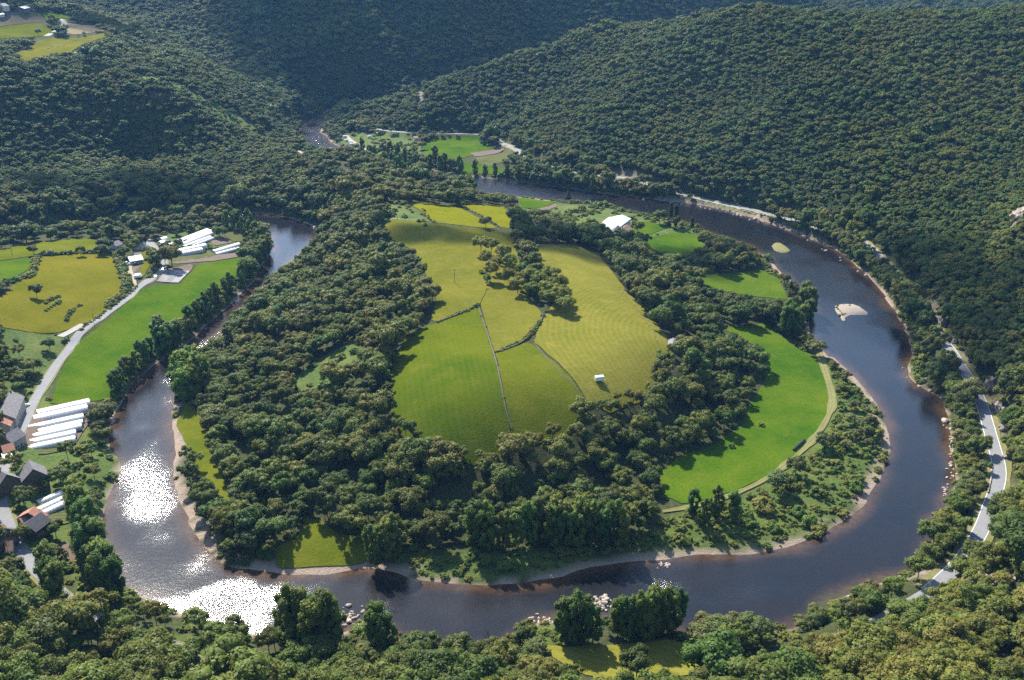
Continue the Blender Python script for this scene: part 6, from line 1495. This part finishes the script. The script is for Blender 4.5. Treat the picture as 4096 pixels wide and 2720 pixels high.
# ------------------------------------------------------------------ clouds, high above and beyond the frame: their shade lies on the far mountain and in patches on the valley
def cloud_mat():
    t = NT('cloud'); d = t.n('ShaderNodeBsdfDiffuse'); d.inputs[0].default_value = (.9, .9, .92, 1)
    tl = t.n('ShaderNodeBsdfTranslucent'); tl.inputs[0].default_value = (.9, .9, .92, 1)
    a = t.n('ShaderNodeMixShader'); a.inputs[0].default_value = .4; t.l(d.outputs[0], a.inputs[1]); t.l(tl.outputs[0], a.inputs[2])
    tr = t.n('ShaderNodeBsdfTransparent'); b = t.n('ShaderNodeMixShader'); b.inputs[0].default_value = CLOUD_A
    t.l(tr.outputs[0], b.inputs[1]); t.l(a.outputs[0], b.inputs[2]); t.l(b.outputs[0], t.out.inputs[0]); return t.m
CLOUD_A = .36
M['cloud'] = cloud_mat()
def cloud(spots, n, r, label, z0=760.0):
    g = np.random.default_rng(len(COL.objects)); Vs, Fs = [], []; o = 0
    for (x, y, z, rx, ry, an) in spots:
        for k in range(int(n * rx * ry / (r * r) * .25) + 6):
            a, q = g.uniform(0, 6.28), g.uniform(0, 1) ** .55
            dx, dy = q * math.cos(a) * rx, q * math.sin(a) * ry
            wx, wy = x + dx * math.cos(an) - dy * math.sin(an), y + dx * math.sin(an) + dy * math.cos(an)
            wz = z0 + g.uniform(-25, 45); k_ = (wz - z) / SUNV[2]
            rr = r * g.uniform(.5, 1.15)
            Vs.append(np.array([wx + SUNV[0] * k_, wy + SUNV[1] * k_, wz]) + ICOV * rr * np.array([1.15, 1.15, .6]) * (1 + .12 * g.normal(size=(len(ICOV), 1))))
            Fs.append(ICOF + o); o += len(ICOV)
    me = np_mesh('cloud', np.concatenate(Vs), np.concatenate(Fs), 3); me.materials.append(M['cloud']); me.polygons.foreach_set('use_smooth', np.ones(len(me.polygons), bool))
    ob = link(bpy.data.objects.new('cloud', me)); ob['kind'] = 'stuff'; ob['label'] = label
def spot(px, py, rx, ry, an=0.0):
    p = ground([(px, py)])[0]; return (p[0], p[1], float(hgt(*p)), rx, ry, an)
cloud([(-180, 1640, 110, 250, 170, .2), (60, 1800, 120, 240, 190, .3), (280, 1950, 140, 200, 210, .5), (-480, 1800, 150, 190, 190, .8), (-330, 1450, 60, 120, 90, .9)], 5, 60, 'broad cloud shading the far mountain')
cloud([spot(1760, 930, 46, 20, .25), spot(1960, 955, 40, 18, .2), spot(2300, 1000, 42, 24, 0), spot(2550, 1010, 46, 26, 0), spot(2800, 1050, 46, 30, 0)], 5, 15, 'small cloud shading a band of the meadows')
cloud([spot(3650, 1050, 50, 40), spot(3900, 1150, 70, 60), spot(4000, 1420, 40, 34)], 5, 24, 'cloud shading the foot of the right hillside')
cloud([spot(430, 820, 90, 26), spot(700, 790, 60, 22)], 5, 22, 'cloud shading the wood behind the left fields')
cloud([spot(150, 75, 150, 40), spot(420, 100, 90, 50)], 5, 30, 'cloud shading part of the plateau')
